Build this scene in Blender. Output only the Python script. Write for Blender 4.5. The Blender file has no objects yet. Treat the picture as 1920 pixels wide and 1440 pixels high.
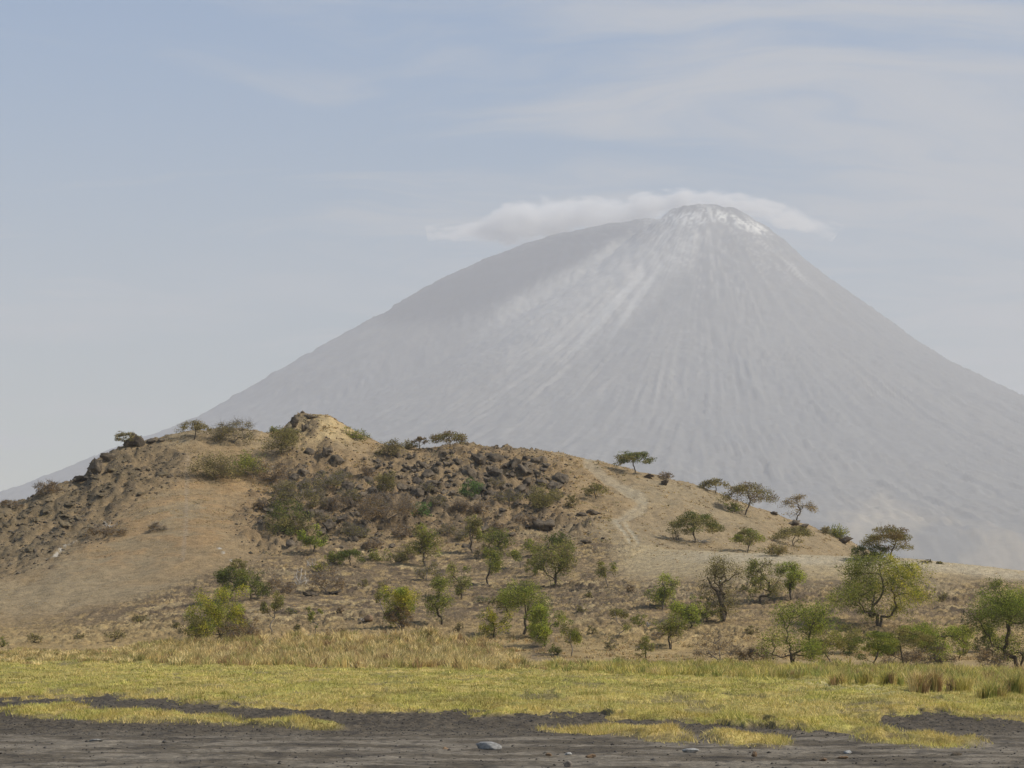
import bpy, math, random
import numpy as np
R = math.radians
scene = bpy.context.scene
COL = scene.collection
random.seed(7)

# ------------------------------------------------------------------ camera, sky, sun, exposure
F = 3850.0            # focal length in pixels of the 1920 px wide photograph
HOR = 1205.0          # picture row of the horizon
EYE = 2.0             # camera height
cam = bpy.data.cameras.new('camera')
cam.sensor_width = 36.0
cam.lens = 36.0 * F / 1920.0
cam.shift_y = (HOR - 720.0) / 1920.0
cam.clip_start = 0.5
cam.clip_end = 60000.0
co = bpy.data.objects.new('camera', cam)
COL.objects.link(co)
co.location = (0, 0, EYE)
co.rotation_euler = (R(90), 0, 0)
scene.camera = co

SUN_EL, SUN_AZ = 43.0, 103.0      # azimuth clockwise from the view direction (+Y)
sun = bpy.data.lights.new('sun', 'SUN')
sun.energy = 4.9
sun.angle = R(0.6)
sun.color = (1.0, 0.93, 0.82)
so = bpy.data.objects.new('sun', sun)
COL.objects.link(so)
so.rotation_euler = (R(90 - SUN_EL), 0, R(180 - SUN_AZ))
so.location = (200, -60, 200)

world = bpy.data.worlds.new('World')
scene.world = world
world.use_nodes = True
scene.view_settings.view_transform = 'Standard'
scene.view_settings.look = 'None'
scene.view_settings.exposure = 0.0
scene.view_settings.gamma = 1.0
scene.render.engine = 'CYCLES'
scene.cycles.max_bounces = 5
scene.cycles.diffuse_bounces = 2
scene.cycles.transmission_bounces = 3
scene.cycles.transparent_max_bounces = 8
scene.cycles.volume_bounces = 4
scene.cycles.use_denoising = True
SKY_STRENGTH = 0.12
HAZE_DENSITY = 0.000092
HAZE_COLOR = (0.790, 0.820, 0.888, 1)


class NT:
    """small node-tree helper"""
    def __init__(s, tree):
        s.t = tree
        s.t.nodes.clear()

    def n(s, kind, **kw):
        nd = s.t.nodes.new(kind)
        for k, v in kw.items():
            if k.startswith('i_'):
                nd.inputs[k[2:].replace('_', ' ')].default_value = v
            else:
                setattr(nd, k, v)
        return nd

    def l(s, a, b):
        s.t.links.new(a, b)

    def math(s, op, a, b=None, c=None, clamp=False):
        nd = s.t.nodes.new('ShaderNodeMath')
        nd.operation = op
        nd.use_clamp = clamp
        for i, v in enumerate((a, b, c)):
            if v is None:
                continue
            if isinstance(v, (int, float)):
                nd.inputs[i].default_value = v
            else:
                s.l(v, nd.inputs[i])
        return nd.outputs[0]

    def mix(s, fac, a, b, blend='MIX'):
        nd = s.t.nodes.new('ShaderNodeMix')
        nd.data_type = 'RGBA'
        nd.blend_type = blend
        for sock, v in ((nd.inputs[0], fac), (nd.inputs[6], a), (nd.inputs[7], b)):
            if isinstance(v, (int, float)):
                sock.default_value = v
            elif isinstance(v, tuple):
                sock.default_value = v
            else:
                s.l(v, sock)
        return nd.outputs[2]

    def noise(s, vec, scale, detail=4, rough=0.55):
        nd = s.n('ShaderNodeTexNoise')
        nd.inputs['Scale'].default_value = scale
        nd.inputs['Detail'].default_value = detail
        nd.inputs['Roughness'].default_value = rough
        s.l(vec, nd.inputs['Vector'])
        return nd.outputs[0]

    def ramp(s, fac, lo, hi, a=0.0, b=1.0):
        nd = s.n('ShaderNodeMapRange')
        nd.interpolation_type = 'SMOOTHSTEP'
        s.l(fac, nd.inputs[0])
        nd.inputs[1].default_value = lo
        nd.inputs[2].default_value = hi
        nd.inputs[3].default_value = a
        nd.inputs[4].default_value = b
        return nd.outputs[0]

    def scale(s, vec, xyz):
        nd = s.n('ShaderNodeMapping')
        s.l(vec, nd.inputs[0])
        nd.inputs[3].default_value = xyz
        return nd.outputs[0]


def build_world():
    n = NT(world.node_tree)
    out = n.n('ShaderNodeOutputWorld')
    bg = n.n('ShaderNodeBackground')
    bg.inputs[1].default_value = SKY_STRENGTH
    sky = n.n('ShaderNodeTexSky', sky_type='NISHITA', sun_disc=False)
    sky.sun_elevation = R(SUN_EL)
    sky.sun_rotation = R(SUN_AZ)
    sky.air_density = 1.0
    sky.dust_density = 0.35
    sky.ozone_density = 2.5
    tc = n.n('ShaderNodeTexCoord')
    sep = n.n('ShaderNodeSeparateXYZ')
    n.l(tc.outputs['Generated'], sep.inputs[0])
    x, y, z = sep.outputs
    # thin high cloud: a layer seen on a slant, mapped onto a far plane
    zz = n.math('ADD', n.math('MAXIMUM', z, 0.0), 0.045)
    px = n.math('DIVIDE', x, zz)
    py = n.math('DIVIDE', y, zz)
    comb = n.n('ShaderNodeCombineXYZ')
    n.l(px, comb.inputs[0])
    n.l(py, comb.inputs[1])
    v = comb.outputs[0]
    warp = n.noise(n.scale(v, (0.7, 0.9, 1)), 1.0, 3)
    comb2 = n.n('ShaderNodeCombineXYZ')
    n.l(n.math('ADD', px, n.math('MULTIPLY', warp, 1.2)), comb2.inputs[0])
    n.l(n.math('ADD', py, n.math('MULTIPLY', warp, 1.6)), comb2.inputs[1])
    wisps = n.noise(n.scale(comb2.outputs[0], (0.9, 2.1, 1)), 1.35, 7, 0.58)
    broad = n.noise(n.scale(v, (0.55, 0.35, 1)), 0.9, 2)
    side = n.ramp(x, -0.26, 0.22, -0.14, 0.11)      # more veil towards the right
    m = n.math('ADD', n.math('ADD', wisps, n.math('MULTIPLY', n.math('SUBTRACT', broad, 0.5), 0.55)), side)
    m = n.ramp(m, 0.38, 0.72, 0.0, 0.75)
    puff = n.noise(n.scale(v, (1.0, 1.3, 1)), 0.62, 4, 0.5)
    m = n.math('MAXIMUM', m, n.math('MULTIPLY', n.ramp(puff, 0.50, 0.66, 0.0, 0.8), n.ramp(z, 0.22, 0.12)))
    high = n.mix(1.0, sky.outputs[0], (0.68, 0.98, 1.12, 1), 'MULTIPLY')
    low = n.mix(1.0, sky.outputs[0], (1.22, 0.96, 0.73, 1), 'MULTIPLY')
    blue = n.mix(n.ramp(z, 0.10, 0.33), low, high)
    lum = n.mix(m, blue, (4.9, 4.92, 4.98, 1))
    n.l(lum, bg.inputs[0])
    n.l(bg.outputs[0], out.inputs[0])


build_world()

# ------------------------------------------------------------------ numeric helpers
def _hash(ix, iy, seed):
    h = (ix.astype(np.int64) * 374761393 + iy.astype(np.int64) * 668265263 + seed * 1442695041) & 0xffffffff
    h = ((h ^ (h >> 13)) * 1274126177) & 0xffffffff
    h = (h ^ (h >> 16)) & 0xffffffff
    return h


def perlin(x, y, seed=0):
    x = np.asarray(x, float); y = np.asarray(y, float)
    x0 = np.floor(x); y0 = np.floor(y)
    fx = x - x0; fy = y - y0
    u = fx * fx * fx * (fx * (fx * 6 - 15) + 10)
    v = fy * fy * fy * (fy * (fy * 6 - 15) + 10)
    def g(ix, iy, dx, dy):
        a = _hash(ix, iy, seed) * (2 * math.pi / 4294967296.0)
        return np.cos(a) * dx + np.sin(a) * dy
    n00 = g(x0, y0, fx, fy); n10 = g(x0 + 1, y0, fx - 1, fy)
    n01 = g(x0, y0 + 1, fx, fy - 1); n11 = g(x0 + 1, y0 + 1, fx - 1, fy - 1)
    return (n00 * (1 - u) + n10 * u) * (1 - v) + (n01 * (1 - u) + n11 * u) * v


def fbm(x, y, oct=4, seed=0, gain=0.5):
    s = 0; a = 1.0; f = 1.0
    for o in range(oct):
        s = s + a * perlin(x * f + 17.3 * o, y * f - 9.1 * o, seed + o * 101)
        a *= gain; f *= 2.03
    return s * 1.4


def sstep(a, b, x):
    t = np.clip((x - a) / (b - a), 0, 1)
    return t * t * (3 - 2 * t)


def pchip(xk, yk, x):
    """xk (K,) or (K,N); yk (K,N) or (K,), monotone cubic; x (M,)"""
    xk = np.asarray(xk, float); yk = np.asarray(yk, float)
    h = np.diff(xk); d = np.diff(yk) / h
    m = np.zeros_like(yk)
    w1 = 2 * h[1:] + h[:-1]; w2 = h[1:] + 2 * h[:-1]
    ok = d[1:] * d[:-1] > 0
    with np.errstate(divide='ignore', invalid='ignore'):
        mm = (w1 + w2) / (w1 / d[:-1] + w2 / d[1:])
    m[1:-1] = np.where(ok, mm, 0)
    m[0] = d[0]; m[-1] = d[-1]
    i = np.clip(np.searchsorted(xk, x, side='right') - 1, 0, len(xk) - 2)
    t = np.clip((x - xk[i]) / h[i], 0, 1)
    H_ = h[i]
    return ((2*t**3 - 3*t**2 + 1) * yk[i] + (t**3 - 2*t**2 + t) * H_ * m[i]
            + (-2*t**3 + 3*t**2) * yk[i+1] + (t**3 - t**2) * H_ * m[i+1])


def mesh_np(name, v, f, mat=None, parent=None, smooth=False, col=None, cname='Col', facecol=None):
    me = bpy.data.meshes.new(name)
    v = np.ascontiguousarray(v, dtype=np.float32)
    f = np.ascontiguousarray(f, dtype=np.int32)
    k = f.shape[1]
    me.vertices.add(len(v)); me.vertices.foreach_set('co', v.ravel())
    me.loops.add(f.size); me.loops.foreach_set('vertex_index', f.ravel())
    me.polygons.add(len(f))
    me.polygons.foreach_set('loop_start', np.arange(0, f.size, k, dtype=np.int32))
    if smooth:
        me.polygons.foreach_set('use_smooth', np.ones(len(f), dtype=bool))
    me.update(calc_edges=True)
    if col is not None:
        at = me.attributes.new(cname, 'FLOAT_COLOR', 'POINT')
        c4 = np.ones((len(v), 4), dtype=np.float32); c4[:, :3] = col
        at.data.foreach_set('color', c4.ravel())
    if facecol is not None:
        at = me.attributes.new(cname, 'FLOAT_COLOR', 'FACE')
        c4 = np.ones((len(f), 4), dtype=np.float32); c4[:, :3] = facecol
        at.data.foreach_set('color', c4.ravel())
    if mat:
        me.materials.append(mat)
    o = bpy.data.objects.new(name, me)
    COL.objects.link(o)
    if parent:
        o.parent = parent
    return o


def tag(o, label=None, cat=None, group=None, kind=None):
    if label: o['label'] = label
    if cat: o['category'] = cat
    if group: o['group'] = group
    if kind: o['kind'] = kind
    return o


# ------------------------------------------------------------------ materials
def mat_ground():
    m = bpy.data.materials.new('ground'); m.use_nodes = True
    n = NT(m.node_tree)
    out = n.n('ShaderNodeOutputMaterial'); b = n.n('ShaderNodeBsdfPrincipled')
    b.inputs['Roughness'].default_value = 0.95
    b.inputs['Specular IOR Level'].default_value = 0.15
    at = n.n('ShaderNodeAttribute', attribute_name='Col')
    tc = n.n('ShaderNodeTexCoord'); P = tc.outputs['Object']
    n1 = n.noise(P, 0.9, 6, 0.65)
    n2 = n.noise(P, 5.0, 5, 0.7)
    n3 = n.noise(n.scale(P, (0.5, 1.0, 1.0)), 14.0, 3, 0.6)
    f = n.math('ADD', n.math('MULTIPLY', n.ramp(n1, 0.32, 0.68), 0.36), n.math('MULTIPLY', n.ramp(n2, 0.36, 0.64), 0.52))
    f = n.math('ADD', f, 0.58)
    g = n.n('ShaderNodeCombineXYZ')
    for i in range(3): n.l(f, g.inputs[i])
    c = n.mix(1.0, at.outputs['Color'], g.outputs[0], 'MULTIPLY')
    n.l(c, b.inputs['Base Color'])
    bump = n.n('ShaderNodeBump'); bump.inputs['Strength'].default_value = 0.8
    bump.inputs['Distance'].default_value = 0.12
    n.l(n.math('ADD', n2, n.math('MULTIPLY', n3, 0.4)), bump.inputs['Height'])
    n.l(bump.outputs[0], b.inputs['Normal'])
    n.l(b.outputs[0], out.inputs[0])
    return m


def mat_attr(name, rough=0.9, transl=0.0, tint=(1, 1, 1, 1), spec=0.15, bump=0, nscale=6.0, ndepth=0.4):
    m = bpy.data.materials.new(name); m.use_nodes = True
    n = NT(m.node_tree)
    out = n.n('ShaderNodeOutputMaterial'); b = n.n('ShaderNodeBsdfPrincipled')
    b.inputs['Roughness'].default_value = rough
    b.inputs['Specular IOR Level'].default_value = spec
    at = n.n('ShaderNodeAttribute', attribute_name='Col')
    c = n.mix(1.0, at.outputs['Color'], tint, 'MULTIPLY')
    if bump:
        tc = n.n('ShaderNodeTexCoord')
        nz = n.noise(tc.outputs['Object'], nscale, 6, 0.65)
        g = n.n('ShaderNodeCombineXYZ')
        f = n.math('ADD', n.math('MULTIPLY', n.ramp(nz, 0.3, 0.7), ndepth * 2), 1.0 - ndepth)
        for i in range(3): n.l(f, g.inputs[i])
        c = n.mix(1.0, c, g.outputs[0], 'MULTIPLY')
        bp = n.n('ShaderNodeBump'); bp.inputs['Strength'].default_value = 0.9
        bp.inputs['Distance'].default_value = bump
        n.l(nz, bp.inputs['Height']); n.l(bp.outputs[0], b.inputs['Normal'])
    n.l(c, b.inputs['Base Color'])
    if transl:
        t = n.n('ShaderNodeBsdfTranslucent'); n.l(c, t.inputs[0])
        mx = n.n('ShaderNodeMixShader'); mx.inputs[0].default_value = transl
        n.l(b.outputs[0], mx.inputs[1]); n.l(t.outputs[0], mx.inputs[2]); n.l(mx.outputs[0], out.inputs[0])
    else:
        n.l(b.outputs[0], out.inputs[0])
    return m


M_GROUND = mat_ground()
M_LEAF = mat_attr('foliage', 0.7, 0.42)
M_BLADE = mat_attr('grass_blades', 0.75, 0.3)


def mat_rock(name, c1, c2, scale=2.0, bump=0.1):
    m = bpy.data.materials.new(name); m.use_nodes = True
    n = NT(m.node_tree)
    out = n.n('ShaderNodeOutputMaterial'); b = n.n('ShaderNodeBsdfPrincipled')
    b.inputs['Roughness'].default_value = 0.92
    b.inputs['Specular IOR Level'].default_value = 0.2
    geo = n.n('ShaderNodeNewGeometry')
    a = n.noise(geo.outputs['Position'], scale, 6, 0.7)
    c = n.mix(n.ramp(a, 0.32, 0.68), c1, c2)
    oi = n.n('ShaderNodeObjectInfo')
    v = n.math('ADD', n.math('MULTIPLY', oi.outputs['Random'], 0.5), 0.75)
    g = n.n('ShaderNodeCombineXYZ')
    for i in range(3): n.l(v, g.inputs[i])
    c = n.mix(1.0, c, g.outputs[0], 'MULTIPLY')
    n.l(c, b.inputs['Base Color'])
    bp = n.n('ShaderNodeBump'); bp.inputs['Distance'].default_value = bump; bp.inputs['Strength'].default_value = 1.0
    n.l(n.noise(geo.outputs['Position'], scale * 3, 5, 0.7), bp.inputs['Height'])
    n.l(bp.outputs[0], b.inputs['Normal'])
    n.l(b.outputs[0], out.inputs[0])
    return m


M_LAVA = mat_rock('dark_lava_rock', (0.058, 0.046, 0.033, 1), (0.175, 0.138, 0.095, 1), 1.6, 0.15)
M_LAVA_OLIVE = mat_rock('lichened_lava_rock', (0.075, 0.058, 0.034, 1), (0.20, 0.155, 0.090, 1), 1.6, 0.15)
M_PALE = mat_rock('pale_stone', (0.20, 0.195, 0.185, 1), (0.46, 0.45, 0.42, 1), 9.0, 0.02)
M_BROWNSTONE = mat_rock('brown_stone', (0.10, 0.07, 0.045, 1), (0.30, 0.20, 0.12, 1), 12.0, 0.02)
M_BARK = mat_rock('dark_bark', (0.055, 0.042, 0.030, 1), (0.16, 0.13, 0.095, 1), 5.0, 0.02)
M_BARK_GREY = mat_rock('grey_bark', (0.13, 0.11, 0.09, 1), (0.28, 0.24, 0.20, 1), 5.0, 0.02)
M_DEAD = mat_rock('bleached_wood', (0.34, 0.30, 0.25, 1), (0.62, 0.57, 0.50, 1), 4.0, 0.01)

# ------------------------------------------------------------------ terrain
def tab(pairs, u):
    p = np.array(pairs, float)
    return pchip(p[:, 0], p[:, 1], np.clip(u, p[0, 0], p[-1, 0]))


SKYLINE = [(-3000, 1120), (-1200, 1060), (-400, 1005), (-100, 962), (0, 950), (40, 944), (75, 928), (110, 908), (140, 902),
           (163, 890), (172, 868), (200, 853), (230, 841), (270, 832), (300, 826), (340, 817), (370, 812), (400, 808),
           (440, 806), (480, 810), (505, 813), (530, 807), (545, 794), (560, 784), (580, 780), (612, 781), (640, 793),
           (670, 809), (700, 825), (720, 834), (760, 840), (800, 843), (840, 841), (870, 837), (900, 840), (940, 847),
           (1000, 851), (1060, 858), (1110, 868), (1150, 876), (1200, 885), (1250, 898), (1300, 913), (1350, 931),
           (1400, 948), (1450, 963), (1500, 983), (1550, 1001), (1600, 1023), (1650, 1046), (1700, 1066), (1800, 1100),
           (1920, 1135), (2300, 1175), (5000, 1195)]
P1 = dict(d=[(-3000, 185), (5000, 185)], y=[(-3000, 1240), (0, 1232), (400, 1224), (1000, 1228), (1500, 1236), (1920, 1236), (5000, 1240)])
P2 = dict(d=[(-3000, 204), (0, 204), (350, 212), (600, 218), (5000, 218)],
          y=[(-3000, 1214), (0, 1213), (200, 1205), (350, 1185), (500, 1162), (700, 1160), (1000, 1158), (1180, 1148), (1500, 1140), (1920, 1150), (5000, 1160)])
P3 = dict(d=[(-3000, 226), (0, 226), (200, 232), (400, 250), (600, 274), (850, 284), (1180, 280), (1400, 264), (1920, 252), (5000, 252)],
          y=[(-3000, 1190), (0, 1190), (200, 1163), (330, 1130), (440, 1090), (600, 1046), (850, 1036), (1180, 1033), (1300, 1037),
             (1400, 1040), (1500, 1043), (1600, 1046), (1700, 1051), (1800, 1061), (1920, 1074), (2300, 1105), (5000, 1150)])
P4 = dict(d=[(-3000, 250), (0, 250), (400, 274), (600, 293), (1180, 296), (1400, 285), (5000, 285)],
          y=[(-3000, 1135), (0, 1130), (200, 1090), (400, 1020), (600, 990), (850, 990), (1100, 998), (1180, 1008), (1300, 1031),
             (1400, 1046), (1500, 1058), (1600, 1072), (1700, 1090), (1920, 1112), (2300, 1140), (5000, 1170)])
P5 = dict(d=[(-3000, 283), (0, 283), (200, 295), (350, 305), (580, 322), (850, 326), (5000, 334)],
          y=[(-3000, 1125), (-400, 1070), (0, 1035), (200, 975), (350, 932), (580, 905), (850, 912), (1000, 922), (1180, 944), (1300, 966),
             (1400, 992), (1500, 1020), (1600, 1047), (1700, 1076), (1920, 1125), (2300, 1160), (5000, 1185)])
P6d = [(-3000, 310), (0, 312), (200, 335), (350, 348), (580, 360), (850, 362), (1180, 370), (5000, 374)]


def z_of(d, y):
    return EYE + d * (HOR - y) / F


fine = np.arange(-150, 2071, 3.0)
cl = -150 - np.cumsum(np.geomspace(4, 420, 45)); cr = 2070 + np.cumsum(np.geomspace(4, 420, 45))
UC = np.concatenate([cl[::-1], fine, cr])
rows = np.concatenate([np.geomspace(3, 24, 24)[:-1], np.arange(24, 62, 0.17), np.arange(62, 160, 0.42), np.arange(160, 385, 0.42),
                       np.geomspace(385, 640, 60), np.geomspace(650, 15200, 60)])
NC, NR = len(UC), len(rows)


def base_height():
    K = [(np.full(NC, 1.0), np.zeros(NC)), (np.full(NC, 140.0), np.zeros(NC)), (np.full(NC, 165.0), np.full(NC, 0.12))]
    for P in (P1, P2, P3, P4, P5):
        d = tab(P['d'], UC); y = tab(P['y'], UC)
        K.append((d, z_of(d, y)))
    d6 = tab(P6d, UC); y6 = tab(SKYLINE, UC); z6 = z_of(d6, y6)
    K.append((d6, z6))
    K.append((d6 + 45, z6 * 0.72 - 1))
    K.append((d6 + 120, z6 * 0.25 - 1))
    K.append((np.full(NC, 620.0), np.full(NC, -0.2)))
    K.append((np.full(NC, 16000.0), np.full(NC, -0.2)))
    xk = np.array([k[0] for k in K]); yk = np.array([k[1] for k in K])
    h = np.diff(xk, axis=0); dl = np.diff(yk, axis=0) / h
    m = np.zeros_like(yk)
    w1 = 2 * h[1:] + h[:-1]; w2 = h[1:] + 2 * h[:-1]
    ok = dl[1:] * dl[:-1] > 0
    with np.errstate(divide='ignore', invalid='ignore'):
        mm = (w1 + w2) / (w1 / dl[:-1] + w2 / dl[1:])
    m[1:-1] = np.where(ok, mm, 0)
    Z = np.zeros((NR, NC))
    cols = np.arange(NC)
    for r, d in enumerate(rows):
        i = np.clip((xk <= d).sum(axis=0) - 1, 0, len(K) - 2)
        x0 = xk[i, cols]; hh = h[i, cols]; t = np.clip((d - x0) / hh, 0, 1)
        Z[r] = ((2*t**3 - 3*t**2 + 1) * yk[i, cols] + (t**3 - 2*t**2 + t) * hh * m[i, cols]
                + (-2*t**3 + 3*t**2) * yk[i+1, cols] + (t**3 - t**2) * hh * m[i+1, cols])
    return Z


Z = base_height()
U = np.broadcast_to(UC, (NR, NC)).copy()
Y = np.broadcast_to(rows[:, None], (NR, NC)).copy()
X = Y * (U - 960.0) / F
YP = HOR - F * (Z - EYE) / Y          # picture row of the smooth terrain, only used to lay out its zones
D6 = tab(P6d, UC)[None, :]; D3 = tab(P3['d'], UC)[None, :]


def blob(cu, cy, ru, ry, soft=0.35, ang=0.0):
    c, s = math.cos(R(ang)), math.sin(R(ang))
    du = U - cu; dy = YP - cy
    a = (du * c + dy * s) / ru; b = (-du * s + dy * c) / ry
    r = np.sqrt(a * a + b * b)
    return 1 - sstep(1 - soft, 1 + soft, r + 0.35 * EDGE)


def line(pts, w, smooth=0):
    p = np.array(pts, float)
    for _ in range(smooth):
        q = np.empty((2 * len(p) - 2, 2)); q[0::2] = p[:-1] * .75 + p[1:] * .25; q[1::2] = p[:-1] * .25 + p[1:] * .75
        p = np.concatenate([p[:1], q, p[-1:]])
    best = np.full(U.shape, 1e9)
    for (x0, y0), (x1, y1) in zip(p[:-1], p[1:]):
        dx, dy = x1 - x0, y1 - y0
        t = np.clip(((U - x0) * dx + (YP - y0) * dy) / (dx * dx + dy * dy), 0, 1)
        best = np.minimum(best, np.hypot(U - x0 - t * dx, YP - y0 - t * dy))
    return 1 - sstep(w * 0.4, w, best)


EDGE = fbm(X / 4, Y / 7, 4, 5)
hillw = sstep(0, 14, Y - D3 - 2)                       # 0 on the flat, 1 on the hill proper
front = (Y < D6 + 30)

# zone masks --------------------------------------------------
n_big = fbm(X / 22, Y / 22, 4, 11)
n_mid = fbm(X / 5, Y / 5, 4, 12)
n_fine = fbm(X / 1.3, Y / 1.3, 3, 13)
# shore line between the mud and the green turf, in picture rows
NEARX = fbm(X / 1.4, Y / 5.0, 4, 21)
shore = tab([(-3000, 1330), (0, 1312), (200, 1309), (330, 1316), (480, 1330), (700, 1338), (900, 1341), (1100, 1344), (1250, 1352),
             (1400, 1362), (1520, 1370), (1640, 1366), (1660, 1344), (1760, 1342), (1850, 1350), (1920, 1358), (2300, 1370), (5000, 1372)], U)
turf = 1 - sstep(-2.5, 2.5, YP + NEARX * 11 + 5 * fbm(X / 0.5, Y / 2.0, 3, 22) - shore)
for (cu, cy, ru, ry, an) in [(180, 1342, 175, 12, 3), (120, 1340, 90, 11, 0), (390, 1354, 130, 7, 4), (575, 1365, 66, 6, 2), (500, 1362, 70, 4.5, 3), (1165, 1373, 120, 8, 2), (1240, 1384, 60, 8, 8),
                          (1410, 1389, 82, 11, 2), (1710, 1390, 112, 12, 4), (1560, 1368, 120, 6, 3)]:
    turf = np.maximum(turf, blob(cu, cy, ru, ry, 0.28, an))
rim = turf * np.clip(sstep(16, 2, shore - YP - NEARX * 11) + (YP > shore + 4), 0, 1) * sstep(-0.4, 0.2, fbm(X / 1.0, Y / 2.5, 3, 23))
turf *= (Y < 210)
top = tab([(-3000, 1235), (0, 1238), (250, 1236), (600, 1240), (900, 1243), (1000, 1246), (1100, 1250), (1500, 1256), (1920, 1268), (5000, 1268)], U)
scrub = 1 - sstep(-3, 4, YP + n_mid * 5 - top)         # the dry slope above the turf
turf = turf * (1 - scrub)
bare = sstep(0.14, 0.34, fbm(X / 2.2, Y / 7.0, 4, 31)) * turf * 0.9
mud = (1 - turf) * (1 - scrub)

# rocky ground on the hill
rocky = np.zeros_like(U)
for (cu, cy, ru, ry, an) in [(70, 985, 150, 68, -14), (215, 905, 130, 52, -22), (-20, 1010, 120, 60, 0), (270, 868, 70, 26, 0), (120, 935, 90, 40, -30),
                          (600, 905, 75, 75, 0), (560, 985, 110, 70, 0), (760, 905, 95, 62, 0), (800, 985, 190, 55, 0), (900, 890, 130, 55, 0),
                          (985, 900, 75, 50, 0), (960, 970, 90, 45, 0), (1045, 985, 70, 25, 0), (572, 800, 24, 22, 0), (690, 965, 120, 60, 0)]:
    rocky = np.maximum(rocky, blob(cu, cy, ru, ry, 0.4, an))
rocky *= front * hillw
gully = np.clip(1 - 3.0 * np.abs(fbm(X / 7.5, Y / 22.0, 3, 41)), 0, 1) * rocky       # soil runs between the outcrops
track = line([(1102, 868), (1128, 888), (1160, 912), (1198, 930), (1210, 943), (1196, 956), (1170, 968), (1156, 980)], 12, 2)
ruts = np.maximum(line([(1154, 978), (1165, 995), (1180, 1018)], 5, 2), line([(1166, 974), (1178, 992), (1196, 1018)], 4.5, 2))
ruts = np.maximum(ruts, line([(1110, 872), (1165, 920), (1206, 938), (1212, 952), (1190, 966), (1168, 976)], 5, 2) * 0.7)
ruts = np.maximum(ruts, line([(1100, 872), (1150, 914), (1192, 936), (1200, 948), (1170, 964), (1154, 976)], 4.5, 2) * 0.7)
foot = line([(352, 850), (350, 930), (348, 1000), (342, 1050)], 5) * 0.6

# displacement ------------------------------------------------
T = fbm(X / 7.0, Y / 3.0, 5, 51, 0.58) * 3.2 + Y * 0.24
frac = T - np.floor(T)
step = np.floor(T) + sstep(0.0, 0.22, frac)
terrace = (step - T + 0.45) * 0.55
scr2 = scrub * (1 - hillw) * sstep(1225, 1195, YP)
lower = scr2 * (0.6 + 0.4 * sstep(-0.2, 0.15, n_big)) * (1 - 0.6 * sstep(1120, 1250, U) * sstep(1120, 1080, YP))
amp_near = 0.035 * sstep(30, 60, Y)
Z = Z + mud * (0.02 * fbm(X / 0.5, Y / 0.5, 3, 61) + 0.022 * fbm(X / 4.0, Y / 1.1, 4, 62))
ruff = mud * sstep(1395, 1345, YP)
Z = Z + ruff * 0.10 * np.abs(fbm(X / 0.45, Y / 0.6, 3, 63))
Z = Z + turf * (0.09 + 0.20 * np.clip(fbm(X / 2.4, Y / 3.6, 4, 64), -0.6, 0.55) + 0.05 * fbm(X / 0.6, Y / 1.0, 3, 65)) - bare * 0.10
Z = Z + lower * terrace
Z = Z + scrub * 0.10 * n_mid
hz = hillw * (Y < 560)
fall = 1 - sstep(380, 520, Y)
calm = np.clip(blob(260, 1050, 330, 130, 0.5), 0, 1)
Z = Z + hz * fall * (1 - 0.7 * calm) * (0.55 * n_mid * 0.6 + 0.10 * n_fine)
lump = np.maximum(0, fbm(X / 2.1, Y / 3.0, 3, 71)) * 1.5
leftr = 1 - sstep(330, 450, U)
Z = Z + rocky * fall * (lump * (0.95 - 0.4 * leftr) + 0.25 * n_fine - 0.5 * gully)
Z = Z + hillw * fall * n_big * 0.5
LEDGES = [[(225, 1175), (250, 1160), (300, 1152), (345, 1140)], [(240, 1180), (300, 1171), (345, 1166)], [(20, 1216), (110, 1208), (180, 1206)], [(150, 1196), (230, 1190), (320, 1186)], [(880, 1145), (960, 1140), (1040, 1148)], [(430, 1160), (500, 1152), (560, 1156)], [(470, 1180), (560, 1174), (640, 1178)], [(120, 1214), (220, 1207), (300, 1201), (345, 1196)],
          [(560, 1116), (620, 1109), (660, 1112), (705, 1121)], [(735, 1075), (790, 1079), (850, 1074)], [(740, 1051), (800, 1055), (840, 1052)], [(560, 1151), (640, 1143), (700, 1140)],
          [(600, 1168), (700, 1161), (760, 1164)], [(1050, 1182), (1130, 1175)], [(1120, 1206), (1200, 1199)], [(1500, 1212), (1600, 1206)], [(1740, 1126), (1800, 1131), (1850, 1121)],
          [(1760, 1152), (1830, 1156)], [(1000, 1111), (1060, 1105), (1120, 1112)], [(850, 1100), (900, 1108), (960, 1104)], [(1360, 1190), (1430, 1198)], [(1780, 1180), (1880, 1176)], [(1590, 1150), (1560, 1156)]]
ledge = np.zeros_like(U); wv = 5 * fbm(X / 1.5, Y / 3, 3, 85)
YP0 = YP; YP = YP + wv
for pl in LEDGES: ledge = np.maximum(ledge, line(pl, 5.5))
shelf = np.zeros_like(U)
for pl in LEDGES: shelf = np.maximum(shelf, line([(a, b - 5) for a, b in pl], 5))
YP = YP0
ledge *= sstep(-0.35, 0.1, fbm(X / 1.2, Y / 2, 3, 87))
Z = Z + scrub * (shelf * 0.16 + ledge * 0.12)
Z = Z - track * 0.08 - ruts * 0.10 * (1 + n_fine)
# cliff of dark rock at the left shoulder of the ridge
# ------------------------------------------------------------- colour (what the ground is made of)
def c3(r, g, b): return np.array([r, g, b])[None, None, :]


def lay(base, m, c): return base * (1 - m[..., None]) + c * m[..., None]


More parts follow.
